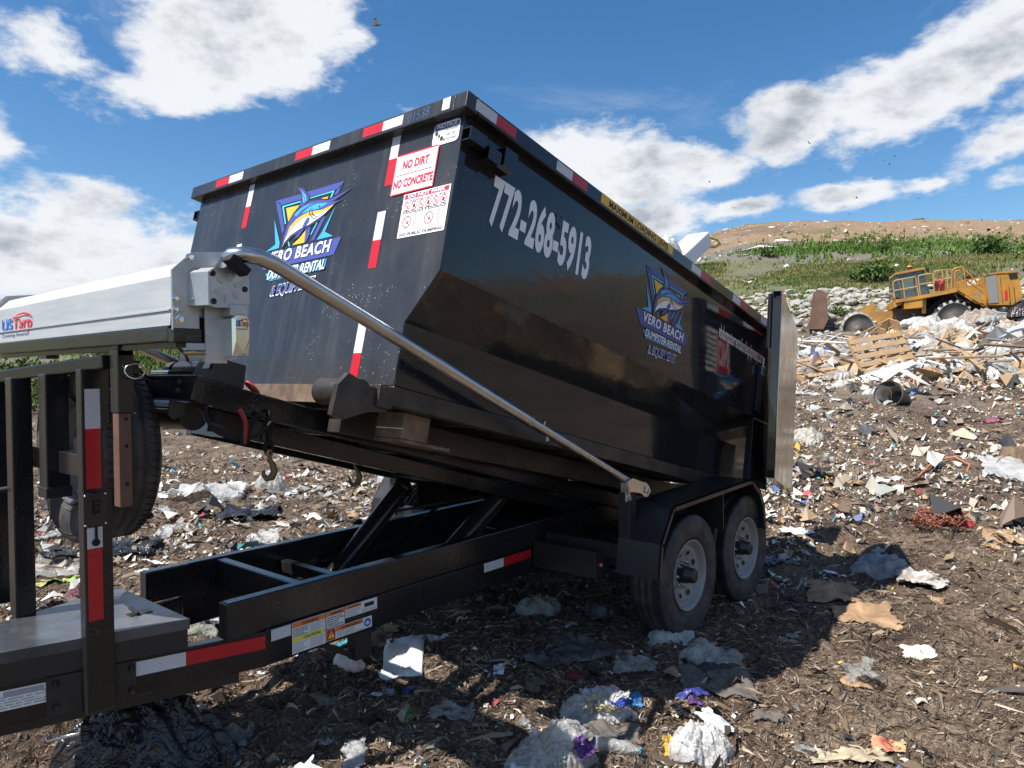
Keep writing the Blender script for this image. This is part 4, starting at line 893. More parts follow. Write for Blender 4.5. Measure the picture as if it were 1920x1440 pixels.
    # cables and hoses under the deck nose
    def cable(pts, r, mt, name='cable'):
        P = [Vector(at_depth(*p)) for p in pts]; Q = []
        for i in range(len(P)-1):
            a, b, c, d = P[max(i-1, 0)], P[i], P[i+1], P[min(i+2, len(P)-1)]
            for k in range(6):
                t = k/6; Q.append(.5*((2*b)+(c-a)*t+(2*a-5*b+4*c-d)*t*t+(3*b-a-3*c+d)*t**3))
        Q.append(P[-1]); mm = MB(); mm.tube(Q, r, mt, 8); return B(name, mm)
    cable([(252, 682, 3.02), (272, 703, 3.1), (300, 714, 3.2), (330, 710, 3.3), (349, 692, 3.3), (351, 672, 3.25), (335, 652, 3.15), (312, 642, 3.05), (285, 638, 3.0)], .0065, MAROON)
    cable([(386, 762, 2.93), (388, 782, 2.93), (400, 805, 2.93), (430, 820, 2.96), (462, 822, 3.00), (490, 812, 3.03), (508, 792, 3.08)], .0085, DARK)
    cable([(448, 768, 2.98), (458, 785, 2.98), (461, 800, 2.98), (458, 832, 2.98)], .010, REDC); cable([(452, 808, 2.99), (455, 820, 2.98), (456, 834, 2.98)], .012, DARK)
    cable([(492, 776, 3.08), (478, 785, 3.08), (466, 805, 3.03), (462, 830, 3.01)], .013, DARK); cable([(464, 718, 3.18), (474, 728, 3.16), (482, 738, 3.2)], .014, REDC); cable([(370, 764, 2.98), (380, 776, 2.98), (388, 790, 2.98), (420, 802, 3.03)], .006, WORN)
    # safety chains with hooks
    for (px, py, dpt, n, big) in ((503, 782, 3.12, 4, .9), (664, 812, 4.0, 4, 1.1)):
        m = MB(); top = Vector(at_depth(px, py, dpt)); L_ = .044
        for k in range(n):
            c = top-Vector((0, 0, k*L_)); r1 = Vector((1, 0, 0)) if k % 2 else Vector((.3, .95, 0))
            m.tube([c+r1*.018*math.cos(q*.5236)+Vector((0, 0, .029*math.sin(q*.5236))) for q in range(13)], .008, DARK, 8, False)
        ch = B('safety_chain', m)
        m = MB(); b0 = top-Vector((0, 0, n*L_)); r = Vector((.75, -.66, 0)); hk = [(0, .02), (.004, -.01), (.018, -.035), (.024, -.065), (.012, -.095), (-.012, -.102), (-.026, -.085), (-.026, -.06)]
        m.tube([b0+r*a*big*1.0+Vector((0, 0, z*big)) for a, z in hk], [.008, .010, .013, .016, .016, .013, .010, .006], mat('dull_brass_hook', (.16, .125, .06), .45, metal=.7, dust=.3), 12); m.lathe([(.008, -.008), (.016, -.008), (.016, .008), (.008, .008)], b0+Vector((0, 0, .02)), (0, 1, 0), GOLDZ, 14); B('chain_hook', m, ch)
    # tape and warning labels on the near rails
    rf = Face((0, -.42, 0), (1, 0, 0), (0, 0, 1), (0, -1, 0))
    for p, q, c in ((( 907, 1053), (944, 1070), WHT), ((944, 1045), (995, 1056), RED)):
        a = at_plane(*p, 'y', -.42); b = at_plane(*q, 'y', -.42); t = MB(); z = .535; rf.rect(t, a[0], z-.033, b[0], z+.02, .002, c); B('reflective_tape', t)
    d = Vector((1.63, -1.63*.30, 0)).normalized(); tf = Face(Vector((-2.47, -.4255, .478)), d, (0, 0, 1), Vector((-d.y*-1, -d.x, 0)))
    tf = Face(Vector((-2.47, -.4205, .478)), d, (0, 0, 1), Vector((d.y, -d.x, 0)))
    for a0, a1, c in ((-.53, -.335, WHT), (-.335, -.012, RED)): t = MB(); tf.rect(t, a0, .004, a1, .062, .0042, c); B('reflective_tape', t)
    t = MB(); tf.rect(t, -1.12, -.02, -.78, .055, .004, SIGNW); small_print(tf, t, -1.10, -.015, -.82, .035, 5, .0046, seed=8); tf.rect(t, -.80, .0, -.785, .03, .0047, LEMON); tf.rect(t, -.955, .03, -.83, .05, .0047, GREYT); B('identification_plate', t)
    t = MB(); m2 = MB()
    rf.rect(t, -2.455, .505, -2.355, .556, .002, WHT)
    rf.rect(t, -2.35, .415, -2.17, .558, .002, SIGNW); rf.rect(t, -2.348, .533, -2.172, .556, .0026, ORNG); rf.rect(t, -2.348, .468, -2.172, .488, .0026, LEMON)
    rf.text(m2, 'WARNING', -2.30, .537, -2.21, .537, .014, .0032, INK, .02); rf.text(m2, 'CAUTION', -2.29, .471, -2.20, .471, .013, .0032, INK, .02)
    small_print(rf, t, -2.345, .49, -2.265, .53, 5, .0026, INK, 1); small_print(rf, t, -2.255, .49, -2.175, .53, 6, .0026, seed=2); small_print(rf, t, -2.345, .418, -2.265, .464, 6, .0026, seed=3); small_print(rf, t, -2.255, .418, -2.175, .464, 6, .0026, seed=4)
    rf.rect(t, -2.165, .478, -2.06, .558, .002, SIGNW); rf.rect(t, -2.163, .535, -2.062, .556, .0026, ORNG); rf.text(m2, 'WARNING', -2.14, .539, -2.07, .539, .012, .0032, INK, .02); small_print(rf, t, -2.16, .482, -2.065, .532, 5, .0026, INK, 5)
    rf.rect(t, -2.056, .500, -1.86, .558, .002, SIGNW); rf.rect(t, -2.054, .541, -1.96, .556, .0026, ORNG); rf.text(m2, 'WARNING', -2.04, .5435, -1.975, .5435, .009, .0032, INK, .02); small_print(rf, t, -2.05, .502, -1.965, .538, 5, .0026, seed=6); rf.rect(t, -1.94, .525, -1.88, .545, .0026, INK); small_print(rf, t, -1.955, .503, -1.865, .52, 2, .0026, seed=7)
    rf.rect(t, -2.165, .418, -1.895, .474, .002, SIGNW); rf.rect(t, -2.163, .420, -2.115, .472, .0026, SIGNR); rf.poly(t, [(-2.158, .43), (-2.12, .43), (-2.139, .466)], .0032, LEMON); rf.rect(t, -2.141, .444, -2.137, .458, .0036, INK); rf.rect(t, -2.141, .435, -2.137, .440, .0036, INK)
    rf.rect(t, -2.112, .452, -1.95, .472, .0026, ORNG); rf.text(m2, 'WARNING', -2.085, .4555, -1.965, .4555, .013, .0032, INK, .02); small_print(rf, t, -2.105, .421, -1.955, .45, 4, .0026, seed=9); rf.disc(t, -1.922, .446, .021, .0026, BLUEL); rf.poly(t, [(-1.935, .444), (-1.925, .456), (-1.912, .45), (-1.915, .435), (-1.928, .436)], .0032, SIGNW)
    w = B('warning_labels', t); B('lettering', m2, w)
    return T
make_trailer()

# ------------------------------------------------------------------ litter helpers
def ico(n):
    bm = bmesh.new(); bmesh.ops.create_icosphere(bm, subdivisions=n, radius=1); V = np.array([v.co[:] for v in bm.verts]); F = np.array([[v.index for v in f.verts] for f in bm.faces]); bm.free(); return V, F
def crease(P, n, seed, ext=.9):
    g = np.random.default_rng(seed); t = np.zeros(len(P)); tot = 0.; dim = P.shape[1]
    for k in range(n):
        d = g.normal(size=dim); d /= np.linalg.norm(d); f = g.choice((1., 2.2, 4.)); a = g.uniform(.4, 1)/f
        q = (P@d-g.uniform(-ext, ext))*f; t += a*np.abs(((q+1) % 2.)-1)*g.choice((-1., 1.)); tot += a*a
    t -= t.mean(); return t/math.sqrt(tot)
def n3(P, f, s): return fbm(P[:, 0]*f+P[:, 2]*f*.71+s*3.1, P[:, 1]*f-P[:, 2]*f*.63+s*1.7, 3, s)
def rot2(x, y, a): c, s = math.cos(a), math.sin(a); return x*c-y*s, x*s+y*c
FILMW = mat('white_plastic_film', (.80, .81, .80), .30, var=(.66, .65, .62), vscale=5, trans=.10, dust=.22, dscale=7, wrinkle=.035, wscale=8, rvar=.1)
FILMG = mat('clear_plastic_film', (.66, .66, .63), .22, var=(.50, .48, .44), vscale=7, trans=.40, dust=.25, dscale=9, wrinkle=.04, wscale=8, rvar=.08)
FILMB = mat('black_plastic_film', (.011, .011, .013), .20, var=(.022, .022, .024), vscale=8, dust=.12, dust_col=(.16, .13, .1), dscale=7, wrinkle=.03, wscale=8, rvar=.06)
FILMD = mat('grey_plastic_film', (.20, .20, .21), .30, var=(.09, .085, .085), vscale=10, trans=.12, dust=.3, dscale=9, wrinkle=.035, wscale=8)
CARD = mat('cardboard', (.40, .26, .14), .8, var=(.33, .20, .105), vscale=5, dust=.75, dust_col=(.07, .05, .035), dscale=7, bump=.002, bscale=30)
CARDD = mat('dark_cardboard', (.17, .105, .06), .8, var=(.10, .065, .04), vscale=8, dust=.6, dust_col=(.05, .035, .025), dscale=9)  # darker brown than the plain cardboard
FOAM = mat('white_foam_board', (.72, .74, .76), .6, dust=.35, dscale=12, dust_col=(.12, .09, .07))
TARP = mat('grey_roofing_felt', (.085, .080, .075), .85, var=(.14, .12, .10), vscale=12, dust=.6, dust_col=(.13, .10, .075), dscale=6, bump=.004, bscale=25)
CLOTH = mat('grey_blue_cloth', (.13, .15, .18), .9, var=(.30, .32, .35), vscale=11, dust=.3, wrinkle=.03, wscale=7)
BROWNC = mat('brown_dirty_rag', (.22, .16, .12), .9, var=(.11, .08, .06), vscale=12, dust=.4, wrinkle=.03, wscale=7)
def colour(name, c): return mat(name, c, .45, var=tuple(q*.6 for q in c), vscale=22, dust=.3, dscale=14, wrinkle=.06, wscale=16)
CB, CR, CT, CG, CP, CO, CPK, CY = (colour(n_, c) for n_, c in (('blue_wrapper', (.03, .09, .50)), ('red_wrapper', (.52, .03, .03)), ('teal_wrapper', (.03, .36, .45)), ('green_wrapper', (.06, .36, .05)), ('purple_rubber', (.16, .05, .30)), ('orange_plastic', (.80, .16, .03)), ('pink_wrapper', (.60, .22, .36)), ('yellow_wrapper', (.80, .50, .03))))
WOOD = mat('pale_sawn_wood', (.46, .31, .17), .75, var=(.36, .22, .11), vscale=6, stretch=(1, 9, 9), dust=.4, dust_col=(.16, .12, .09), dscale=3)
WOODG = mat('weathered_wood', (.28, .22, .16), .8, var=(.18, .13, .09), vscale=6, stretch=(1, 9, 9), dust=.4, dust_col=(.1, .08, .06))
PLY = mat('plywood_sheet', (.52, .35, .19), .7, var=(.44, .28, .14), vscale=3, stretch=(1, 8, 1), dust=.3)
PVC = mat('white_pvc', (.66, .66, .63), .4, dust=.35, dscale=4)
def sheet_V(n, sx, sy, amp, f, seed, ragged=.2):
    """a crumpled sheet, n x n, lying about z=0"""
    g = np.linspace(-1, 1, n); a, b = np.meshgrid(g, g); a, b = a.ravel(), b.ravel()
    ang = np.arctan2(b, a); rad = np.maximum(np.abs(a), np.abs(b))
    k = 1-ragged*(.5+.5*fbm(np.cos(ang)*2.2+seed*7.3, np.sin(ang)*2.2, 3, seed))*rad**3-ragged*.7*np.abs(fbm(np.cos(ang)*6+seed, np.sin(ang)*6, 2, seed+3))*rad**4
    x, y = a*k*sx/2, b*k*sy/2
    s = max(sx, sy)
    r1 = 1-2*np.abs(fbm(x/s*f+seed*1.3, y/s*f, 3, seed+5)); r2 = fbm(x/s*f*2.4, y/s*f*2.4+seed, 3, seed+9)
    cr = crease(np.stack([x/s*2, y/s*2], -1), 16, seed*7+3); z = amp*(r1*.22+r2*.18+cr*.75+.35)
    x = x+amp*.5*fbm(a*3+seed, b*3, 2, seed+15); y = y+amp*.5*fbm(a*3, b*3-seed, 2, seed+19)
    i, j = np.meshgrid(np.arange(n-1), np.arange(n-1), indexing='ij'); F = np.stack([i*n+j, i*n+j+1, (i+1)*n+j+1, (i+1)*n+j], -1).reshape(-1, 4)
    return np.stack([x, y, np.maximum(z, 0)], -1), F
def heap_V(n, sx, sy, sz, f, seed, sharp=.5):
    """a crumpled bag or bundle: creased film raised into a mound"""
    N = {3: 26, 4: 40, 5: 78}.get(n, 26); g = np.linspace(-1, 1, N); a, b = np.meshgrid(g, g); a, b = a.ravel(), b.ravel()
    # square to disc, so the rim runs round the mound
    u = a*np.sqrt(1-b*b/2); v = b*np.sqrt(1-a*a/2); r = np.hypot(u, v); t = np.arctan2(v, u)
    rim = 1+.22*fbm(np.cos(t)*1.6+seed*3.7, np.sin(t)*1.6, 3, seed)+.12*fbm(np.cos(t)*5+seed, np.sin(t)*5, 2, seed+2)
    P = np.stack([u, v], -1)
    g2 = np.random.default_rng(seed+50).uniform(-.45, .45, 2); c1 = crease(P, 12, seed+5); c2 = crease(P*1.9, 20, seed+6, 1.7); c3 = crease(P*4.5, 26, seed+8, 4.)
    dome = np.clip(1-r*r, 0, 1)**.62*(1+.45*fbm(u*1.3+seed, v*1.3, 2, seed+4))
    cu, cv = g2[0], g2[1]; tt = np.arctan2(v-cv, u-cu); rr = np.hypot(u-cu, v-cv)
    pl = 1-2.6*np.abs(fbm(np.cos(tt)*3.2+seed*1.9+rr*.6, np.sin(tt)*3.2+rr*.4, 3, seed+31)); p2 = 1-2.6*np.abs(fbm(u*3.2+pl*.3, v*3.2+seed, 3, seed+33)); p3 = 1-2.6*np.abs(fbm(u*8, v*8+seed, 2, seed+35))
    z = sz*(dome*(.70+sharp*(.10*c1+.22*pl*np.clip(rr*2, .2, 1)))+np.clip(dome*3, .15, 1)*sharp*(.13*p2+.05*p3+.05*c2+.02*c3))
    k = sharp*.07*np.clip(dome*2, 0, 1)
    x = (u*rim+k*crease(P*1.6, 16, seed+21, 1.5))*sx/2; y = (v*rim+k*crease(P*1.6, 16, seed+22, 1.5))*sy/2
    i, j = np.meshgrid(np.arange(N-1), np.arange(N-1), indexing='ij'); F = np.stack([i*N+j, i*N+j+1, (i+1)*N+j+1, (i+1)*N+j], -1).reshape(-1, 4)
    return np.stack([x, y, np.maximum(z, -.03*sz)], -1), F
def drape(V, x, y, rot, lift=0., tilt=0.):
    """stand the local shape on the soil at (x,y)"""
    a, b = rot2(V[:, 0], V[:, 1], rot); zg = terrain(x+a, y+b) if tilt == 0 else tz(x, y)+V[:, 0]*tilt
    return np.stack([a, b, V[:, 2]+zg-tz(x, y)+lift], -1), (x, y, tz(x, y))
def drop(name, V, F, m, x, y, rot=0., lift=.005, label=None, cat=None, group=None, smooth=True, parent=None):
    W_, o = drape(np.asarray(V, float), x, y, rot, lift); ob = fast_mesh(name, W_, F, m if isinstance(m, list) else [m], smooth); ob.location = o
    return tag(ob, label, cat, group)
def thick(ob, t):
    md = ob.modifiers.new('thickness', 'SOLIDIFY'); md.thickness = t; md.offset = 1; return ob
def pxm(px, py): # metres per photo pixel where the ray meets the ground
    p = at_ground(px, py); return p, float((p-CAM)@_fw)/FPX
_s = [100]
def P_sheet(name, label, cat, px, py, w, h, m, amp=.15, f=5, ragged=.25, rot=None, n=40, group=None, th=0., lift=.006):
    """a sheet whose footprint is w px wide and h px deep in the photo"""
    _s[0] += 1; p, k = pxm(px, py); dd = float((p-CAM)@_fw); drop_ = max(.25, (CAM[2]-p[2])/dd)
    sx, sy = w*k, h*k/drop_
    V, F = sheet_V(n, sx, sy, amp*min(sx, sy, sx*.5)*.75, f, _s[0], ragged)
    o = drop(name, V, F, m, p[0], p[1], (YAW-math.pi/2-math.radians((px-960)*.028)) if rot is None else rot, lift, label, cat, group)
    if th: thick(o, th)
    return o
def P_heap(name, label, cat, px, py, w, h, m, f=2.4, sharp=.6, n=5, group=None, flat=1., deep=.7):
    """a heap w px wide, h px tall in the photo, its base middle at (px,py)"""
    _s[0] += 1; p, k = pxm(px, py); sx, sz = w*k, h*k*.9*flat
    V, F = heap_V(n, sx, sx*deep, sz, f, _s[0], sharp); q = p+np.array([_fw[0], _fw[1], 0])*sx*deep*.35
    return drop(name, V, F, m, q[0], q[1], YAW-math.pi/2, -.01*sx, label, cat, group)

# ------------------------------------------------------------------ rubbish one can point to
def litter_things():
    P_heap('garbage_bag', 'large crumpled black garbage bag under the trailer tongue', 'garbage bag', 235, 1448, 330, 118, FILMB, 2.6, .95, 5, deep=.62)
    P_heap('plastic_bag', 'bulging clear plastic bag of mixed trash in the foreground, beside the bottle', 'plastic bag', 1045, 1462, 190, 84, FILMG, 1.9, .6, 5, deep=.62)
    P_heap('rag_bundle', 'pink and beige rag bundle showing inside the bulging clear bag', 'rag', 1062, 1455, 105, 60, colour('pale_pink_rag', (.62, .42, .40)), 2.6, .7, 4)
    P_heap('film_bundle', 'white plastic film bundle with blue print, in the shade edge before the wheel', 'plastic film', 1125, 1358, 150, 44, FILMW, 2.8, 1.0, 5)
    P_sheet('bag_scrap', 'torn royal blue bag scrap on the white film bundle', 'bag', 1092, 1330, 40, 40, CB, .5, 6, .5)
    P_sheet('bag_scrap', 'bright sky blue bag scrap right of the white film bundle', 'bag', 1188, 1328, 44, 28, colour('sky_blue_film', (.03, .28, .70)), .5, 6, .5)
    P_sheet('film_scrap', 'lilac blue film edge trailing below the white film bundle', 'plastic film', 1150, 1352, 90, 18, colour('lilac_film', (.36, .38, .72)), .5, 6, .6)
    P_heap('plastic_bag', 'bright white plastic bag between the toolbox and the rail end', 'plastic bag', 400, 1172, 70, 34, FILMW, 2.4, .8, 4); P_sheet('candy_wrapper', 'lime green wrapper beside the toolbox corner', 'wrapper', 369, 1190, 22, 22, CG, .5, 5, .4)
    P_heap('printed_bag', 'crumpled white shipping bag with navy print at the bottom edge', 'bag', 1318, 1440, 118, 72, FILMW, 2.2, .9, 5)
    P_sheet('bag_print', 'navy printed strip folded over the white shipping bag', 'bag', 1300, 1352, 70, 14, NAVY, .4, 5, .3, lift=.10)
    for k, (px, py, w, h, mt, nm, lab) in enumerate(((1108, 1318, 60, 34, FILMW, 'film_scrap', 'white film tuft standing on the upper left of the white bundle'), (1140, 1322, 54, 40, mat('pink_tint_film', (.74, .56, .56), .4, trans=.1, wrinkle=.04, wscale=9), 'film_scrap', 'pink tinted film fold in the middle of the white bundle'), (1128, 1340, 66, 30, mat('cream_film', (.72, .64, .42), .4, trans=.1, wrinkle=.04, wscale=9), 'film_scrap', 'cream yellow film fold across the white bundle'), (1158, 1338, 60, 36, FILMW, 'film_scrap', 'white film tuft on the right end of the white bundle'), (1080, 1350, 60, 24, FILMG, 'film_scrap', 'clear film trailing left of the white bundle'), (1165, 1352, 50, 20, CB, 'film_scrap', 'deep blue film strip below the white bundle'))):
        P_sheet(nm, lab, 'plastic film', px, py+14, w, h, mt, .9, 6, .5, lift=.03+.012*k, n=50)
    for k, (px, py, w, h, mt, lab) in enumerate(((1015, 1408, 60, 40, FILMW, 'white paper towel pressed inside the bulging clear bag'), (1075, 1425, 60, 36, colour('salmon_wrapper', (.70, .40, .34)), 'salmon wrapper pressed inside the bulging clear bag'), (1040, 1440, 50, 30, colour('pale_green_wrapper', (.50, .58, .46)), 'pale green wrapper pressed inside the bulging clear bag'), (1098, 1438, 50, 30, CP, 'purple wrapper showing low in the bulging clear bag'))):
        P_sheet('packed_wrapper', lab, 'wrapper', px, py+20, w, h, mt, .8, 6, .5, lift=.05+.01*k, n=36)
    P_sheet('food_packet', 'bright yellow food packet tucked under the white shipping bag', 'packet', 1262, 1412, 46, 40, CY, .35, 5, .4)
    P_sheet('foam_board', 'square white foam board propped against the drop leg', 'foam board', 757, 1240, 76, 70, FOAM, .05, 2, .05, n=10, th=.012)
    P_sheet('paper_sheet', 'creased white paper sheet behind the drop leg', 'paper', 812, 1205, 60, 26, FOAM, .3, 5, .3)
    P_sheet('cardboard_sheet', 'dark cardboard panel lying under the drop leg', 'cardboard', 690, 1204, 105, 34, CARDD, .06, 3, .15, th=.006)
    P_sheet('cardboard_sheet', 'large sunlit cardboard panel, its corners torn, right of the wheels', 'cardboard', 1618, 1158, 160, 50, CARD, .10, 3, .55, th=.006)
    P_sheet('cardboard_sheet', 'muddy cardboard panel half in shade nearest the rear wheel', 'cardboard', 1562, 1112, 130, 52, CARD, .12, 3, .6, th=.006)
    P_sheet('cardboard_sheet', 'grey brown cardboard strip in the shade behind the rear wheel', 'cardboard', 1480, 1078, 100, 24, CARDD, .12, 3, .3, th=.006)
    P_sheet('cardboard_sheet', 'flat cardboard panel at the right edge of the picture', 'cardboard', 1892, 1012, 92, 24, CARD, .06, 3, .2, th=.006)
    P_sheet('cardboard_piece', 'small torn cardboard piece beside the edge panel', 'cardboard', 1858, 1032, 34, 20, CARD, .2, 3, .5, th=.005)
    P_sheet('cardboard_piece', 'folded cardboard piece in the lower right foreground', 'cardboard', 1604, 1296, 68, 26, CARD, .25, 3, .45, th=.006)
    P_sheet('cardboard_piece', 'small tan cardboard piece right of the large panel', 'cardboard', 1758, 1122, 32, 16, CARD, .15, 3, .5, th=.005)
    o = P_sheet('shoe_insole', 'white foam shoe insole lying flat in the dark soil', 'insole', 1722, 1228, 72, 26, mat('insole_foam', (.74, .72, .62), .7, var=(.68, .62, .44), vscale=9, dust=.35, dscale=14), .05, 2, .55, n=20, th=.01)
    P_sheet('roofing_felt', 'flat grey roofing felt slab in the sun, before the front wheel', 'roofing felt', 1340, 1288, 165, 56, TARP, .06, 3, .3, th=.008)
    P_sheet('roofing_felt', 'black roofing felt strip half in the shade, above the grey slab', 'roofing felt', 1330, 1258, 130, 30, mat('black_felt', (.02, .02, .022), .8, dust=.3), .10, 4, .4, th=.008)
    P_sheet('roofing_felt', 'dark curled roofing felt piece between the two white bags', 'roofing felt', 1150, 1395, 130, 52, TARP, .14, 3, .4, th=.012)
    P_sheet('roofing_felt', 'small grey felt flap in the right foreground', 'roofing felt', 1440, 1352, 70, 26, TARP, .2, 3, .4, th=.006)
    P_heap('plastic_bag', 'grey white plastic bag at the foot of the front wheel', 'plastic bag', 1262, 1212, 92, 34, FILMW, 2.4, .7, 4)
    P_heap('plastic_bag', 'dirty translucent plastic bag holding brown mush, below the front wheel', 'plastic bag', 1335, 1252, 120, 44, FILMG, 2.2, .7, 4)
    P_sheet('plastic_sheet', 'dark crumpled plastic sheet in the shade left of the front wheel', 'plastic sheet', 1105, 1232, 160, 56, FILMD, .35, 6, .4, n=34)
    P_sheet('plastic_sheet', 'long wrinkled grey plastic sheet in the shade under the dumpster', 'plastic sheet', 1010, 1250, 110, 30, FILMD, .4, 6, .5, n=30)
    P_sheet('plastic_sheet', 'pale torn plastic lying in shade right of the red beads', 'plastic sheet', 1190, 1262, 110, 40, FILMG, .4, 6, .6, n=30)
    P_heap('plastic_bag', 'dim white plastic bag far under the trailer', 'plastic bag', 1010, 1150, 90, 40, FILMG, 2.4, .7, 4)
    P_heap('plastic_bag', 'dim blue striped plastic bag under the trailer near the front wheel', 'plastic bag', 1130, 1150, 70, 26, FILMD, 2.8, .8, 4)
    P_heap('cloth_pile', 'pile of grey and pale blue clothing at the shadow tip', 'clothing', 1660, 1076, 105, 34, CLOTH, 2.6, .8, 4)
    P_sheet('cloth_strip', 'twisted grey cloth strip in the shade behind the rear wheel', 'cloth', 1468, 1060, 90, 12, CLOTH, .6, 6, .5)
    P_sheet('cloth_strip', 'pale mottled rag in the sun right of the clothing pile', 'cloth', 1722, 1092, 110, 26, mat('mottled_rag', (.52, .50, .46), .85, var=(.2, .17, .14), vscale=14, dust=.4), .35, 6, .6)
    P_sheet('torn_bag', 'torn white plastic sack with a hole at the right edge', 'sack', 1882, 890, 110, 70, FILMW, .3, 4, .6, n=30)
    for k in range(1):
        p, q = pxm(1762, 985); mb = MB(); rr = random.Random(4)
        for i in range(70):
            a = Vector((rr.uniform(-.26, .26), rr.uniform(-.18, .18), 0)); pts = [a+Vector((rr.uniform(-.08, .08), rr.uniform(-.08, .08), rr.uniform(0, .14))) for _ in range(5)]
            mb.tube(pts, .005, mat('copper_red_wire', (.28, .10, .055), .6), 5, False)
        o = mb.build('wire_tangle'); o.location = (p[0], p[1], tz(p[0], p[1])); tag(o, 'tangle of copper red wire with a red rag on its right', 'wire')
    P_heap('red_rag', 'bright red rag at the right end of the wire tangle', 'rag', 1816, 985, 32, 14, CR, 2.6, .8, 3)
    P_sheet('paper_sack', 'flattened tan printed paper sack at the bottom right edge', 'paper sack', 1585, 1422, 175, 46, mat('tan_paper', (.46, .40, .27), .7, var=(.30, .24, .16), vscale=14, dust=.35), .12, 5, .3)
    P_sheet('magazine', 'red and yellow printed magazine beside the paper sack', 'magazine', 1668, 1408, 78, 40, mat('magazine_print', (.50, .06, .05), .45, var=(.62, .48, .22), vscale=8, dust=.4), .2, 4, .4)
    P_sheet('plastic_sheet', 'long white plastic sheet behind the spare wheel', 'plastic sheet', 395, 935, 190, 42, FILMW, .35, 6, .6, n=40)
    P_heap('plastic_bag', 'brownish clear bag at the right end of the long white sheet', 'plastic bag', 505, 925, 62, 46, FILMG, 2.2, .6, 4)
    P_sheet('plastic_sheet', 'wide pale translucent sheet left of the front post', 'plastic sheet', 105, 1062, 110, 52, FILMG, .3, 5, .4, n=34)
    P_sheet('food_tray', 'green and tan printed tray behind the front post', 'packaging', 112, 1092, 86, 36, mat('tray_print', (.40, .32, .16), .6, var=(.22, .50, .04), vscale=3.5, dust=.3), .2, 4, .4)
    P_sheet('cloth_strip', 'maroon cloth lying beside the toolbox lid', 'cloth', 120, 1135, 90, 18, colour('maroon_cloth', (.16, .02, .05)), .3, 5, .5)
    P_sheet('plastic_sheet', 'crumpled black plastic sheet behind the far rail', 'plastic sheet', 470, 968, 140, 40, FILMB, .4, 6, .5, n=34)
    P_sheet('plastic_sheet', 'shredded black plastic lying left of the far rail', 'plastic sheet', 250, 1030, 120, 40, FILMB, .4, 6, .6, n=34)
    P_heap('plastic_bag', 'white plastic bag beside black film behind the hydraulic cylinder', 'plastic bag', 735, 905, 62, 40, FILMW, 2.4, .8, 4)
    P_heap('garbage_bag', 'torn black garbage bag behind the hydraulic cylinder', 'garbage bag', 775, 902, 62, 40, FILMB, 2.4, .9, 4)
    P_sheet('rubber_glove', 'purple rubber glove in the right foreground', 'glove', 1306, 1330, 40, 16, CP, .5, 6, .8)
    P_sheet('candy_wrapper', 'deep blue candy wrapper in the shaded foreground', 'wrapper', 766, 1302, 34, 14, CB, .5, 5, .5)
    P_sheet('snack_bag', 'green and red snack bag in the centre foreground', 'snack bag', 770, 1346, 56, 36, mat('snack_print', (.05, .28, .05), .35, var=(.30, .04, .03), vscale=9, dust=.4), .3, 5, .4)
    P_sheet('plastic_bag', 'crinkled clear film bag right of the green snack bag', 'plastic bag', 850, 1345, 120, 42, FILMG, .3, 6, .5, n=30)
    P_heap('paper_cup', 'crushed white takeaway cup below the warning labels', 'cup', 650, 1262, 62, 40, mat('cup_paper', (.74, .72, .68), .5, var=(.6, .42, .38), vscale=5), 1.6, .4, 4)
    P_sheet('teal_bag', 'teal plastic bag behind the crushed cup', 'plastic bag', 645, 1218, 70, 18, CT, .5, 6, .6)
    P_sheet('candy_wrapper', 'white and cyan wrapper left of the foam board', 'wrapper', 722, 1278, 38, 26, mat('cyan_print', (.70, .72, .72), .4, var=(.03, .45, .55), vscale=9), .4, 5, .4)
    P_sheet('candy_wrapper', 'magenta wrapper at the foot of the foam board', 'wrapper', 756, 1266, 18, 18, CPK, .5, 5, .4)
    P_sheet('paper_strip', 'white and blue carton strip in the shaded foreground', 'carton', 698, 1312, 42, 10, FOAM, .2, 4, .2); P_sheet('paper_strip', 'crumpled pale blue paper right of the carton strip', 'paper', 728, 1306, 30, 20, colour('pale_blue_paper', (.50, .55, .66)), .5, 6, .5)
    P_sheet('paper_scrap', 'white folded paper alone in the shade', 'paper', 936, 1268, 26, 22, FOAM, .4, 4, .3)
    p, k = pxm(1160, 1231); V, F = ico(3); drop('bottle_cap', V*np.array([8, 8, 9])*k, F, CO, p[0], p[1], 0, 4*k, 'small bright orange plastic cap in the shade', 'cap')
    P_sheet('candy_wrapper', 'lemon yellow wrapper just below the orange cap', 'wrapper', 1160, 1240, 16, 8, LEMON, .5, 5, .5)
    mb = MB(); p, k = pxm(1070, 1274); rr = random.Random(9)
    for i in range(60): mb.lathe([(0, -.006), (.006, 0), (0, .006)], (rr.gauss(0, .07), rr.gauss(0, .04), .012+rr.uniform(0, .015)), (0, 0, 1), CR, 6)
    o = mb.build('bead_string'); o.location = (p[0], p[1], tz(p[0], p[1])); tag(o, 'scattered string of red beads in the shade', 'beads')
    # a bottle: body, neck, cap
    p, k = pxm(1150, 1436); rt = thing('water_bottle', 'crushed clear water bottle with teal cap at the bottom edge', 'bottle', (p[0], p[1], tz(p[0], p[1])+.035), (0, 0, YAW-math.pi/2-.35))
    mb = MB(); mb.lathe([(0, -.10), (.026, -.10), (.033, -.09), (.030, -.06), (.033, -.045), (.030, -.02), (.033, 0), (.029, .02), (.032, .05), (.026, .075), (.013, .10), (.013, .108)], (0, 0, 0), (1, 0, 0), FILMG, 24); mb.build('bottle_body', parent=rt)
    mb = MB(); mb.lathe([(.015, .108), (.015, .122), (0, .123)], (0, 0, 0), (1, 0, 0), CT, 16); mb.build('bottle_cap', parent=rt)
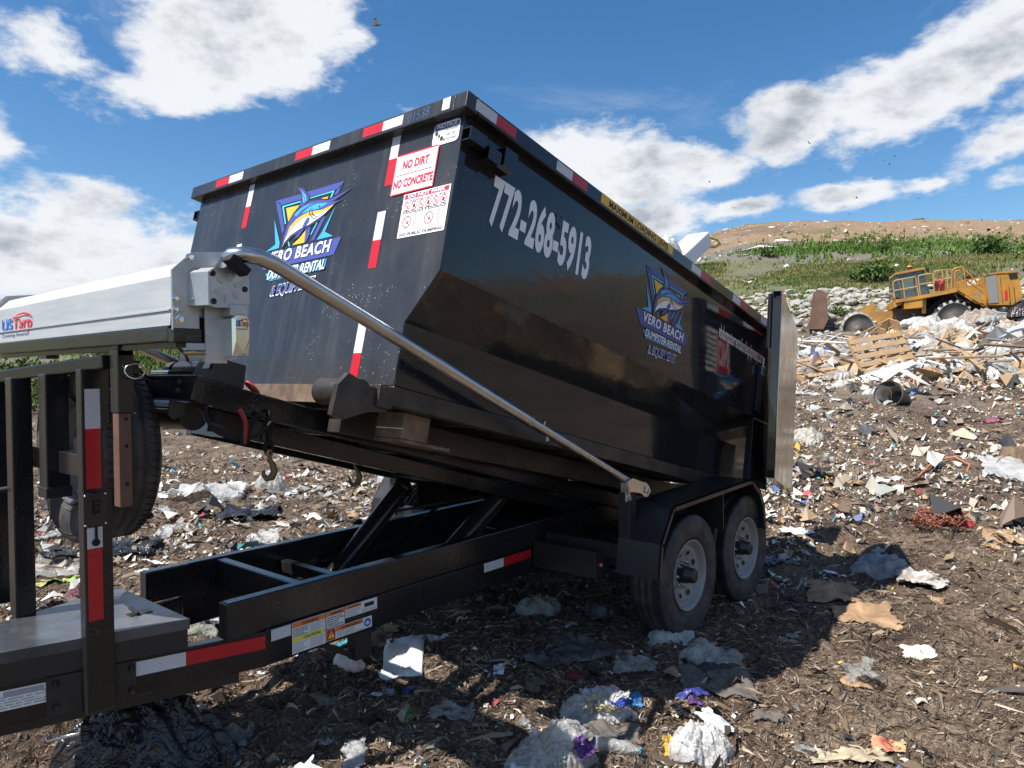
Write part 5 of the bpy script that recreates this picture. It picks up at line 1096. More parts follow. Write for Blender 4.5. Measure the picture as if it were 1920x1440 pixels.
    # bucket lying on the slope
    p, k = pxm(1665, 764); rt = thing('plastic_bucket', 'black bucket lying on its side on the slope', 'bucket', (p[0], p[1], tz(p[0], p[1])+.22), (0, .2, YAW-math.pi/2))
    mb = MB(); mb.lathe([(0, .52), (.21, .52), (.25, 0), (.262, 0), (.262, .03), (.245, .035), (.235, .02), (.20, .50), (0, .50)], (0, 0, 0), (.75, .6, -.15), mat('bucket_black', (.02, .02, .022), .5, dust=.5, dscale=6), 40); mb.build('bucket_shell', parent=rt)
    mb = MB(); mb.tube([Vector((-.18+.2*math.cos(t*.35), -.10-.05*math.sin(t*.4), .20*math.sin(t*.35)-.08)) for t in range(10)], .007, CHROME, 6); mb.build('handle', parent=rt)
    P_heap('burst_bundle', 'grey white bundle of wrapped film lying right of the open door', 'bundle', 1520, 828, 66, 34, mat('dirty_white_wrap', (.50, .47, .41), .6, var=(.24, .21, .17), vscale=9, dust=.3, wrinkle=.07, wscale=5), 2.2, .5, 4)
    P_heap('plastic_bag', 'white plastic bag on the slope left of the bucket', 'plastic bag', 1578, 728, 30, 14, FILMW, 2, .5, 3)
    P_heap('plastic_bag', 'small round white bag touching the bucket', 'plastic bag', 1634, 738, 26, 14, FILMW, 2, .5, 3)
    P_heap('plastic_bag', 'flat white bag on the slope below the bucket level', 'plastic bag', 1532, 772, 32, 12, FILMW, 2, .5, 3)
    P_sheet('plastic_sheet', 'white plastic sheet spread beside the open door', 'plastic sheet', 1512, 738, 60, 18, FILMW, .3, 5, .5)
    P_sheet('plastic_sheet', 'clear plastic sheet trailing down the slope at the right', 'plastic sheet', 1800, 688, 60, 16, FILMG, .4, 5, .5)
    P_heap('tree_stump', 'brown rotten log at the right edge of the slope', 'log', 1918, 872, 60, 46, mat('rotten_wood', (.20, .13, .075), .85, var=(.09, .06, .04), vscale=10, bump=.01, bscale=14), 1.5, .3, 4)
    P_sheet('tangled_film', 'tangled grey film on the slope below the bucket', 'plastic film', 1625, 806, 44, 26, FILMD, .6, 6, .6)
    P_sheet('red_rag', 'red and navy rag on the slope at the right', 'rag', 1858, 790, 32, 12, mat('red_check', (.36, .05, .07), .8, var=(.06, .06, .12), vscale=9), .4, 5, .5)
    p = [at_ground(x, y) for x, y in ((1722, 898), (1752, 876), (1790, 868), (1818, 884), (1812, 892))]
    mb = MB(); mb.tube([q+np.array([0, 0, .03+.05*(i in (1, 2, 3))]) for i, q in enumerate(p)], .012, mat('orange_cord', (.42, .15, .08), .6), 8); o = mb.build('bent_cord'); tag(o, 'bent orange brown cord arching over the soil', 'cord')
litter_things()

# ------------------------------------------------------------------ loose scraps and the shredded litter of the ground
def polar_xy(az, d): a = YAW-np.radians(az); return CAM[0]+d*np.cos(a), CAM[1]+d*np.sin(a)
def loose_scraps():
    kinds = [('film_scrap', 'crumpled scrap of white film trodden into the soil', 'plastic film', 'white film scraps', FILMW, .55, 120),
             ('film_scrap', 'crumpled scrap of black film trodden into the soil', 'plastic film', 'black film scraps', FILMB, .6, 60),
             ('film_scrap', 'crumpled scrap of clear film trodden into the soil', 'plastic film', 'clear film scraps', FILMG, .5, 80),
             ('paper_scrap', 'torn scrap of white paper lying on the soil', 'paper', 'white paper scraps', FOAM, .3, 110),
             ('cardboard_scrap', 'torn scrap of brown cardboard lying on the soil', 'cardboard', 'brown cardboard scraps', CARD, .22, 90),
             ('rag_scrap', 'dirty brown rag scrap lying on the soil', 'rag', 'brown rag scraps', BROWNC, .5, 60)]
    r = random.Random(21)
    for nm, lab, cat, grp, m, amp, cnt in kinds:
        base = []
        for k in range(6):
            V, F = sheet_V(14, 1, r.uniform(.45, .9), amp*.5, 4, 300+len(lab)+k*13, .55); me = fast_mesh(nm, V, F, [m]); base.append(me)
        for k in range(cnt):
            d = math.exp(r.uniform(math.log(2.6), math.log(26))); az = r.uniform(-36, 36)
            if k % 3 == 2: d, az = r.uniform(4.6, 12), r.uniform(-34, -3)
            x, y = polar_xy(az, d); s = (r.uniform(.035, .14) if r.random() < (.72 if k % 3 != 2 else .45) else r.uniform(.14, .36))*(d/5)**.45
            b = base[k % 6]; o = b if k < 6 else b.copy()
            if k >= 6: COL.objects.link(o)
            e = s*.5; gx = (tz(x+e, y)-tz(x-e, y))/(2*e); gy = (tz(x, y+e)-tz(x, y-e))/(2*e)
            o.location = (x, y, tz(x, y)+.006); o.rotation_euler = (max(-.5, min(.5, gy)), -max(-.5, min(.5, gx)), r.uniform(0, 6.28)); o.scale = (s, s, s*r.uniform(.7, 1.3))
            tag(o, lab, cat, grp)
loose_scraps()
def soup(name, n, dmin, dmax, azr, size, cols, wts, seed, long=1., rise=.4, power=.3, minor=.5, extra=None, hump=True):
    """many small bent pieces as one mesh with a colour each"""
    g = np.random.default_rng(seed)
    d = np.exp(g.uniform(math.log(dmin), math.log(dmax), n)); az = g.uniform(*azr, n)
    x, y = polar_xy(az, d)
    if extra is not None:
        keep = extra(x, y, d, az, g); x, y, d, az = x[keep], y[keep], d[keep], az[keep]; n = len(x)
    s = size*np.exp(g.normal(-.25, .62, n))*(d/5)**power; s = np.where(g.uniform(0, 1, n) < (.02 if size > .015 else 0.), s*2.2, s)
    rot = g.uniform(0, 2*math.pi, n); L_ = s*long*g.uniform(.6, 1.4, n); w = s*minor*g.uniform(.5, 1.3, n)
    # 3 x 2 points per piece, each corner jittered and lifted
    P = np.zeros((n, 6, 3))
    for i, (a, b) in enumerate(((-1, -1), (0, -1.), (1, -1), (-1, 1), (0, 1.), (1, 1))):
        u = a*L_/2*g.uniform(.75, 1.2, n); v = b*w/2*g.uniform(.4, 1.3, n)
        P[:, i, 0] = u*np.cos(rot)-v*np.sin(rot); P[:, i, 1] = u*np.sin(rot)+v*np.cos(rot)
        P[:, i, 2] = g.uniform(0, rise, n)*np.minimum(s, L_)*(1.2 if a == 0 else .8)
    P[:, :, 0] += x[:, None]; P[:, :, 1] += y[:, None]
    z = terrain(P[:, :, 0].ravel(), P[:, :, 1].ravel()).reshape(n, 6); P[:, :, 2] += z+.002
    base = (np.arange(n)*6)[:, None, None]; F = (base+np.array([[0, 1, 4, 3], [1, 2, 5, 4]])[None]).reshape(-1, 4)
    cols = np.array(cols); ci = g.choice(len(cols), n, p=np.array(wts)/np.sum(wts)); c = cols[ci]*g.uniform(.65, 1.15, (n, 1)); c = np.repeat(c, 6, 0)
    m = mat('litter_bits', (.5, .5, .5), .6, attr='col')
    o = fast_mesh(name, P.reshape(-1, 3), F, [m], False, np.clip(c, 0, .85)); o['kind'] = 'stuff'; return o
PALE = [(.64, .62, .57), (.46, .42, .36), (.33, .27, .20), (.54, .46, .34), (.34, .23, .13), (.36, .34, .31), (.03, .03, .032), (.10, .16, .35), (.40, .05, .06), (.06, .35, .40), (.62, .42, .06), (.30, .32, .28), (.20, .14, .10)]
def patchy(x, y, d, az, g, k=.15): return g.uniform(0, 1, len(x)) < np.clip(.30+fbm(x*.5, y*.5, 3, 131)*1.5+fbm(x*1.9, y*1.9, 2, 133)*.9+.35*sst(d, 6, 10)*right_weight(az), .03, 1)
soup('wood_fibre', 230000, 1.6, 15, (-37, 37), .0085, [(.16, .11, .072), (.23, .165, .11), (.09, .062, .043), (.33, .25, .175), (.048, .035, .026), (.42, .34, .25)], [5, 5, 5, 3, 3, 1.6], 5, 3.4, .8, .35, .24)
soup('wood_chips', 42000, 1.6, 20, (-37, 37), .011, [(.17, .115, .075), (.105, .072, .048), (.27, .19, .125), (.055, .04, .03)], [4, 5, 2, 3], 6, 1.7, .8, .45, .6)
soup('bark_pieces', 1500, 1.8, 12, (-37, 37), .0149, [(.13, .09, .06), (.08, .055, .038), (.22, .16, .11)], [4, 5, 2], 16, 2.6, .5, .3, .28)
soup('paper_shreds', 26000, 1.8, 16, (-37, 37), .0115, PALE, [7, 6, 4, 4, 4, 3, 4, .4, .4, .3, .3, 2, 4], 7, 1.2, .9, .35, .7, patchy)
soup('trash_shreds', 42000, 6, 40, (-37, 37), .030, PALE, [7, 6, 4, 4, 4, 4, 4, .5, .6, .4, .5, 2, 4], 8, 1.3, .9, .4, .7, lambda x, y, d, az, g: patchy(x, y, d, az, g) & ((d < 34) | (az > 0)))
soup('ridge_bits', 9000, 16.5, 34, (14, 38), .048, PALE+[(.46, .31, .17), (.36, .25, .15)], [7, 6, 5, 5, 4, 4, 3, .3, .5, .3, .4, 3, 4, 6, 4], 18, 1.9, 1.3, .2, .5, lambda x, y, d, az, g: g.uniform(0, 1, len(x)) < sst(d, 15, 19))
# a pale drift of shredded paper behind the rear wheel and along the foot of the slope
def drift(x, y, d, az, g): return (g.uniform(0, 1, len(x)) < np.clip(.75+fbm(x*2.2, y*2.2, 3, 137)*1.6, .1, 1)*np.exp(-((az-15.5)/5.0)**2)*sst(d, 5.4, 6.2)*(1-sst(d, 8, 12)))
soup('paper_drift', 38000, 5.2, 12, (2, 30), .022, PALE, [6, 9, 9, 8, 7, 3, 1, .5, 1.2, .5, .8, 2, 5], 9, 1.3, 1.1, .3, .7, drift)
def hilltop(x, y, d, az, g): return (d+fbm(x*.05, y*.05, 4, 44)*11 > 70)
soup('hill_litter', 2000, 70, 135, (3, 38), .085, [(.66, .65, .62), (.52, .48, .42), (.34, .26, .18), (.14, .10, .07)], [6, 4, 3, 3], 10, 1.6, .35, .3, .5, hilltop)
soup('slope_litter', 300, 44, 82, (2, 38), .11, [(.66, .66, .64), (.5, .48, .45), (.3, .3, .3)], [5, 3, 2], 12, 1.6, .5, .2, .5)
soup('far_litter', 260, 26, 80, (-38, -8), .10, [(.6, .6, .57), (.45, .42, .38)], [5, 3], 13, 1.6, .5, .2, .5)

# ------------------------------------------------------------------ grass and shrubs of the hills
GM = mat('grass_blades', (.1, .2, .05), .7, attr='col', spec=.2)
def tufts(name, x, y, hgt, wid, cols, seed, blades=6):
    g = np.random.default_rng(seed); n = len(x); nb = n*blades
    bx = np.repeat(x, blades)+g.normal(0, .18, nb); by = np.repeat(y, blades)+g.normal(0, .18, nb); z = terrain(bx, by, False)-.04
    h = np.repeat(hgt, blades)*g.uniform(.5, 1.25, nb); w = wid*g.uniform(.6, 1.4, nb); a = g.uniform(0, 6.28, nb); lx = g.normal(0, .35, nb)*h; ly = g.normal(0, .35, nb)*h
    P = np.zeros((nb, 3, 3)); P[:, 0] = np.stack([bx-np.cos(a)*w, by-np.sin(a)*w, z], -1); P[:, 1] = np.stack([bx+np.cos(a)*w, by+np.sin(a)*w, z], -1); P[:, 2] = np.stack([bx+lx, by+ly, z+h], -1)
    cols = np.array(cols); t = np.clip(.5+fbm(x*.13, y*.13, 4, seed)*1.5+g.normal(0, .12, n), 0, .999); ci = (t*len(cols)).astype(int); c = np.repeat(cols[ci], blades, 0)*g.uniform(.65, 1.25, (nb, 1)); c = np.repeat(c, 3, 0)
    return fast_mesh(name, P.reshape(-1, 3), np.arange(nb*3).reshape(-1, 3), [GM], False, c)
def leafy(name, p, rad, hgt, n, leaf, seed):
    g = np.random.default_rng(seed); lob = g.normal(0, .5, (7, 3))*np.array([rad, rad, hgt*.4])+np.array([0, 0, hgt*.45]); k = g.integers(0, 7, n)
    c = lob[k]+g.normal(0, 1, (n, 3))*np.array([rad, rad, hgt])*.26; c[:, 2] = np.abs(c[:, 2]); a = g.normal(0, 1, (n, 3)); b = g.normal(0, 1, (n, 3))
    a /= np.linalg.norm(a, axis=1)[:, None]; b /= np.linalg.norm(b, axis=1)[:, None]; P = np.stack([c-a*leaf*.6, c+a*leaf*.6, c+b*leaf], 1)
    col = np.array([(.045, .085, .018), (.07, .12, .025), (.10, .15, .04)])[g.integers(0, 3, n)]*g.uniform(.6, 1.2, (n, 1))
    o = fast_mesh(name, P.reshape(-1, 3), np.arange(3*n).reshape(-1, 3), [GM], False, np.repeat(col, 3, 0)); o.location = (p[0], p[1], tz(p[0], p[1])-.05); return o
def grass():
    g = np.random.default_rng(31); n = 60000
    az = g.uniform(-1, 38, n); d = np.exp(g.uniform(math.log(42), math.log(88), n)); x, y = polar_xy(az, d); w = right_weight(az)
    dr = d+(fbm(x*.05, y*.05, 4, 44)*11+fbm(x*.22, y*.22, 3, 45)*5)
    bare = fbm(x*.10, y*.10, 4, 52)
    k = (dr > 45.5) & (dr < 70) & (g.uniform(0, 1, n) < np.clip(.62+bare*2.2, .02, 1)) & (g.uniform(0, 1, n) < w)
    x, y = x[k], y[k]; az, d = polar(x, y)
    o = tufts('hill_grass', x, y, .16+.24*np.clip(fbm(x*.12, y*.12, 3, 53)+.4, 0, 1), .06, [(.20, .19, .075), (.15, .165, .045), (.085, .13, .028), (.12, .165, .035), (.22, .20, .09)], 54, 7); o['kind'] = 'stuff'
    n = 16000; az = g.uniform(-38, -4, n); d = np.exp(g.uniform(math.log(29), math.log(105), n)); x, y = polar_xy(az, d)
    k = (d+fbm(x*.09, y*.09, 3, 47)*9 > 33) & (g.uniform(0, 1, n) < np.clip(.65+fbm(x*.13, y*.13, 3, 48)*-1.8, .03, 1)); x, y = x[k], y[k]
    o = tufts('bank_grass', x, y, .18+.22*np.clip(fbm(x*.12, y*.12, 3, 55)+.4, 0, 1), .06, [(.15, .17, .04), (.10, .15, .03), (.20, .19, .07), (.07, .12, .025)], 56, 7); o['kind'] = 'stuff'
    # patches near the top
    pts = [(1660, 462, 40), (1770, 455, 70), (1735, 462, 50), (1490, 472, 25), (1850, 470, 60), (1600, 468, 30)]
    X, Y = [], []
    for px, py, s in pts:
        p = at_ground(px, py); X += list(p[0]+g.normal(0, s*.08, 260)); Y += list(p[1]+g.normal(0, s*.10, 260))
    o = tufts('hilltop_grass', np.array(X), np.array(Y), np.full(len(X), .45), .09, [(.09, .16, .03), (.06, .12, .02)], 57, 5); o['kind'] = 'stuff'
    for px, py, s, lab in ((1442, 481, .9, 'small dark green shrub on the bare band below the brown hilltop'), (1656, 473, .9, 'dark shrub on the grey band above the compactor cab'), (1868, 478, 1.7, 'broad dark green shrub high on the right of the hill'), (1650, 528, 1.5, 'grey green shrub left of the compactor cab'), (1565, 590, .6, 'small green shrub at the rubble beside the blade')):
        p = at_ground(px, py); o = leafy('shrub', p, s, s*.75, 900, .16*s, int(px)); tag(o, lab, 'shrub')
    p = at_ground(25, 775); o = leafy('shrub', p, 1.7, 1.6, 2600, .13, 77); tag(o, 'leafy green shrub at the foot of the left bank, behind the spare wheel', 'shrub')
grass()

# ------------------------------------------------------------------ rubble berm
ROCKM = [mat('pale_rubble', (.42, .39, .34), .85, var=(.30, .275, .235), vscale=3, bump=.02, bscale=8, dust=.3, dust_col=(.2, .17, .13)), mat('grey_rubble', (.33, .32, .30), .85, var=(.22, .21, .195), vscale=3, bump=.02, bscale=8)]
def rocks():
    r = random.Random(12); g = np.random.default_rng(12); V0, F0 = ico(2); base = []
    for k in range(10):
        V = V0.copy(); V = V*(1+.35*n3(V, 1.1, 500+k)+.12*n3(V, 3., 520+k))[:, None]
        for c in range(5):   # broken faces
            nv = g.normal(size=3); nv /= np.linalg.norm(nv); h = V@nv; lim = g.uniform(.45, .75); V = V-np.outer(np.maximum(h-lim, 0)*.9, nv)
        base.append((V*np.array([1, g.uniform(.5, .85), g.uniform(.3, .55)]), F0))
    def spot():
        while True:
            az = r.choice((r.uniform(13.5, 30), r.uniform(18, 30), r.uniform(33, 37.5), r.uniform(5, 14))); d = r.gauss(43.6, 2.1)
            if 39 < d < 47.5: return az, d
    P = []
    for k in range(1700):
        az, d = spot(); x, y = polar_xy(az, d); s = min(.5, max(.11, r.lognormvariate(math.log(.2), .42))); P.append((s/d, x, y, s))
    P.sort(reverse=True)
    objs = [fast_mesh('rubble_rock', V, F, [ROCKM[k % 2]], False) for k, (V, F) in enumerate(base)]
    VV, FF, off = [], [], 0
    for k, (q, x, y, s) in enumerate(P):
        z = float(terrain(np.array([x]), np.array([y]), False)[0])+r.uniform(-.1, .35)*s+ (.25*max(0, fbm(np.array([x*.5]), np.array([y*.5]), 2, 140)[0]))
        rot = (r.uniform(-.5, .5), r.uniform(-.5, .5), r.uniform(0, 6.28))
        if k < 290:
            o = objs[k] if k < 10 else objs[k % 10].copy()
            if k >= 10: COL.objects.link(o)
            o.location = (x, y, z); o.rotation_euler = rot; o.scale = (s, s, s); tag(o, 'pale broken concrete rock on the rubble berm behind the compactor', 'rock', 'rocks of the rubble berm')
        else:
            V, F = base[k % 10]; a, b = rot2(V[:, 0]*s, V[:, 1]*s, rot[2]); VV.append(np.stack([a+x, b+y, V[:, 2]*s+z+rot[0]*V[:, 0]*s*.5], -1)); FF.append(F+off); off += len(V)
    o = fast_mesh('small_rubble', np.vstack(VV), np.vstack(FF), [ROCKM[0]], False); o['kind'] = 'stuff'
rocks()

# ------------------------------------------------------------------ debris ridge below the compactor
def ridge():
    r = random.Random(33)
    def put(o, px, py, lift=0.): p = at_ground(px, py); o.location = (p[0], p[1], tz(p[0], p[1])+lift); return float((p-CAM)@_fw)
    zr = YAW-math.pi/2
    # pallets: deck boards on three bearers
    for px, py, rot, w, lab in ((1668, 700, (R_(62), R_(-9), zr+.1), 1.35, 'pale wooden pallet leaning on the debris ridge below the compactor'), (1545, 712, (R_(22), R_(-6), zr+.35), 1.2, 'flat wooden pallet half buried near the open dumpster door')):
        t = thing('wooden_pallet', lab, 'pallet'); put(t, px, py, .02); t.rotation_euler = rot
        for k in range(5): mb = MB(); mb.box((-w/2, .02+.21*k, .10), (w/2, .02+.21*k+.13, .122), WOOD, .003, X=None); mb.build('deck_board', parent=t)
        for x in (-w/2, -.045, w/2-.09): mb = MB(); mb.box((x, 0, .0), (x+.09, 1.02, .098), WOOD); mb.build('bearer', parent=t)
    # sheets of board
    for px, py, w, h, rot, m, lab, nm in ((1640, 702, 1.5, .8, (R_(38), R_(-14), zr-.15), PLY, 'bowed plywood sheet lying left of the leaning pallet', 'plywood_sheet'), (1650, 712, 1.7, .28, (R_(40), R_(-18), zr-.1), FOAM, 'long white board below the plywood sheet', 'white_board'), (1672, 712, 1.2, .16, (R_(40), R_(-24), zr), FOAM, 'narrow white trim board below the leaning pallet', 'trim_board'), (1596, 690, 1.0, .5, (R_(30), R_(12), zr+.4), CARD, 'brown cardboard sheet left of the plywood sheet', 'cardboard_sheet'), (1770, 682, .9, .4, (R_(60), R_(-20), zr), PLY, 'tan board behind the right end of the leaning pallet', 'tan_board'), (1845, 640, .55, .5, (R_(75), R_(10), zr), mat('rust_sheet', (.12, .055, .035), .7), 'rusty triangular metal sheet sticking up from the ridge', 'metal_sheet')):
        V, F = sheet_V(12, w, h, .05, 2, px, .08); o = fast_mesh(nm, V, F, [m]); put(o, px, py, .15); o.rotation_euler = rot; thick(o, .015); tag(o, lab, nm.split('_')[-1])
    # open cabinet box on the crest
    t = thing('wooden_cabinet', 'broken brown wooden cabinet tipped over on the ridge in front of the compactor', 'cabinet'); put(t, 1655, 640, .15); t.rotation_euler = (R_(20), R_(-24), zr+.25)
    for a, b in (((-.75, -.3, 0), (.75, .3, .03)), ((-.75, .27, .03), (.75, .3, .55)), ((.72, -.3, .03), (.75, .27, .55)), ((-.1, -.3, .03), (-.07, .27, .5))): mb = MB(); mb.box(a, b, PLY); mb.build('panel', parent=t)
    mb = MB(); mb.tube([(.2, -.2, .1), (.2, -.2, .42), (.5, -.2, .42), (.5, -.2, .1)], .02, ALU, 8, False); mb.build('drawer_frame', parent=t)
    # planks and pipes: one of each, then copies
    mb = MB(); mb.box((-.5, -.05, -.012), (.5, .05, .012), WOOD, .003); pw = mb.build('broken_plank')
    mb = MB(); mb.box((-.5, -.045, -.02), (.5, .045, .02), WOODG, .003); pg = mb.build('broken_plank')
    mb = MB(); mb.tube([(-.5, 0, 0), (.5, 0, 0)], .022, PVC, 10); pp = mb.build('plastic_pipe')
    for src, cnt, lab, cat, grp in ((pw, 58, 'pale broken plank in the debris ridge', 'plank', 'pale broken planks'), (pg, 64, 'weathered grey plank in the debris ridge', 'plank', 'weathered planks'), (pp, 30, 'white plastic pipe in the debris ridge', 'pipe', 'white plastic pipes')):
        for k in range(cnt):
            o = src if k == 0 else src.copy()
            if k: COL.objects.link(o)
            px = r.uniform(1490, 1930); py = r.uniform(650 if px < 1720 else 628, 712)
            
            if k % 5 == 0: py = r.uniform(642, 660) if px < 1720 else r.uniform(610, 640)
            put(o, px, py, r.uniform(.03, .4)); o.rotation_euler = (r.uniform(-.5, .5), r.gauss(0, .28), zr+r.gauss(0, .9)); o.scale = (r.uniform(.4, 1.8), r.uniform(.4, 1.1), 1); tag(o, lab, cat, grp)
    # plastics and crushed rubbish
    for nm, lab, cat, grp, m, cnt, flat in (('plastic_heap', 'crumpled clear film heaped on the debris ridge', 'plastic film', 'clear film on the ridge', FILMG, 95, 1), ('plastic_heap', 'crumpled white film heaped on the debris ridge', 'plastic film', 'white film on the ridge', FILMW, 70, 1), ('rubbish_heap', 'grey crushed rubbish heaped on the debris ridge', 'rubbish', 'grey rubbish on the ridge', mat('ridge_rubbish', (.34, .30, .25), .8, var=(.12, .095, .075), vscale=9, dust=.2, wrinkle=.07, wscale=5), 130, .8), ('carton', 'crushed brown carton in the debris ridge', 'carton', 'brown cartons on the ridge', CARD, 60, .8), ('garbage_bag', 'black garbage bag in the debris ridge', 'garbage bag', 'black bags on the ridge', FILMB, 12, 1)):
        bs = []
        for k in range(5): V, F = heap_V(3, 1, r.uniform(.5, .8), .32*flat, 2.4, 700+len(lab)*3+k, .9); bs.append(fast_mesh(nm, V, F, [m]))
        for k in range(cnt):
            o = bs[k] if k < 5 else bs[k % 5].copy()
            if k >= 5: COL.objects.link(o)
            px = r.uniform(1480, 1930) if k % 3 else r.uniform(1720, 1930); py = r.uniform(618, 708) if px > 1720 else r.uniform(664, 712)
            
            if k % 4 == 0: py = r.uniform(640, 662) if px < 1720 else r.uniform(604, 640)
            d_ = put(o, px, py, -.02); s = r.uniform(.3, .8)*(1.5 if d_ > 27 else 1.); o.rotation_euler = (r.uniform(-.2, .2), r.uniform(-.2, .2), r.uniform(0, 6.28)); o.scale = (s*1.25, s, s*1.5); tag(o, lab, cat, grp)
    def long_heap(nm, lab, cat, px, py, w, d, h, m, rot=0., sharp=.8):
        V, F = heap_V(4, w, d, h, 2.2, px, sharp); o = fast_mesh(nm, V, F, [m]); put(o, px, py, .0); o.rotation_euler = (0, 0, zr+rot); tag(o, lab, cat)
    long_heap('film_roll', 'long white film bundle below the rear of the compactor', 'plastic film', 1745, 608, 3.0, .9, .5, FILMW); long_heap('film_roll', 'white plastic sheeting draped left of the pallet', 'plastic film', 1640, 668, 1.9, .8, .42, FILMG, -.1)
    long_heap('film_roll', 'white plastic bag heap standing beside the film bundle', 'plastic film', 1806, 626, .8, .6, .6, FILMW); long_heap('brown_bundle', 'brown and grey folded carpet roll on the crest at right', 'carpet', 1845, 606, 2.6, .9, .75, mat('carpet_roll', (.36, .32, .27), .85, var=(.22, .17, .13), vscale=4, stretch=(1, 6, 6), wrinkle=.08, wscale=4))
    long_heap('film_roll', 'long clear film trail running down the right of the ridge', 'plastic film', 1830, 676, 2.6, .5, .3, FILMW, -.35)
    p = [at_ground(x, y)+np.array([0, 0, l]) for x, y, l in ((1935, 640, .55), (1900, 652, .45), (1870, 655, .3), (1858, 640, .5), (1868, 622, .75), (1890, 612, .6))]
    Q = []
    for i in range(len(p)-1):
        a, b, c, d = p[max(i-1, 0)], p[i], p[i+1], p[min(i+2, len(p)-1)]
        for k in range(6): t = k/6; Q.append(.5*((2*b)+(c-a)*t+(2*a-5*b+4*c-d)*t*t+(3*b-a-3*c+d)*t**3))
    mb = MB(); mb.tube(Q, .04, mat('pale_blue_hose', (.26, .34, .44), .55, dust=.5), 10); o = mb.build('blue_hose'); tag(o, 'pale blue hose looped on the ridge at the right edge', 'hose')
    p0, p1 = at_ground(1496, 668), at_ground(1590, 672); mb = MB(); mb.tube([p0+np.array([0, 0, .45]), p1+np.array([0, 0, .42])], .03, PVC, 8); o = mb.build('long_pipe'); tag(o, 'long straight white pipe across the left end of the ridge', 'pipe')
    for px, py, lab in ((1528, 678, 'blue plastic crate piece under the long white pipe'), (1552, 672, 'blue plastic drum piece at the middle of the long pipe')):
        V, F = heap_V(3, .4, .3, .35, 1.5, px, .3); o = fast_mesh('blue_plastic', V, F, [CB]); put(o, px, py, .05); tag(o, lab, 'plastic piece')
    o = None
    V, F = heap_V(4, 1.6, 1.2, .9, 1.4, 77, .3); o = fast_mesh('rubber_tyre_heap', V, F, [FILMB]); put(o, 1915, 600, .1); tag(o, 'black plastic heap on the crest at the right edge', 'plastic heap')
ridge()

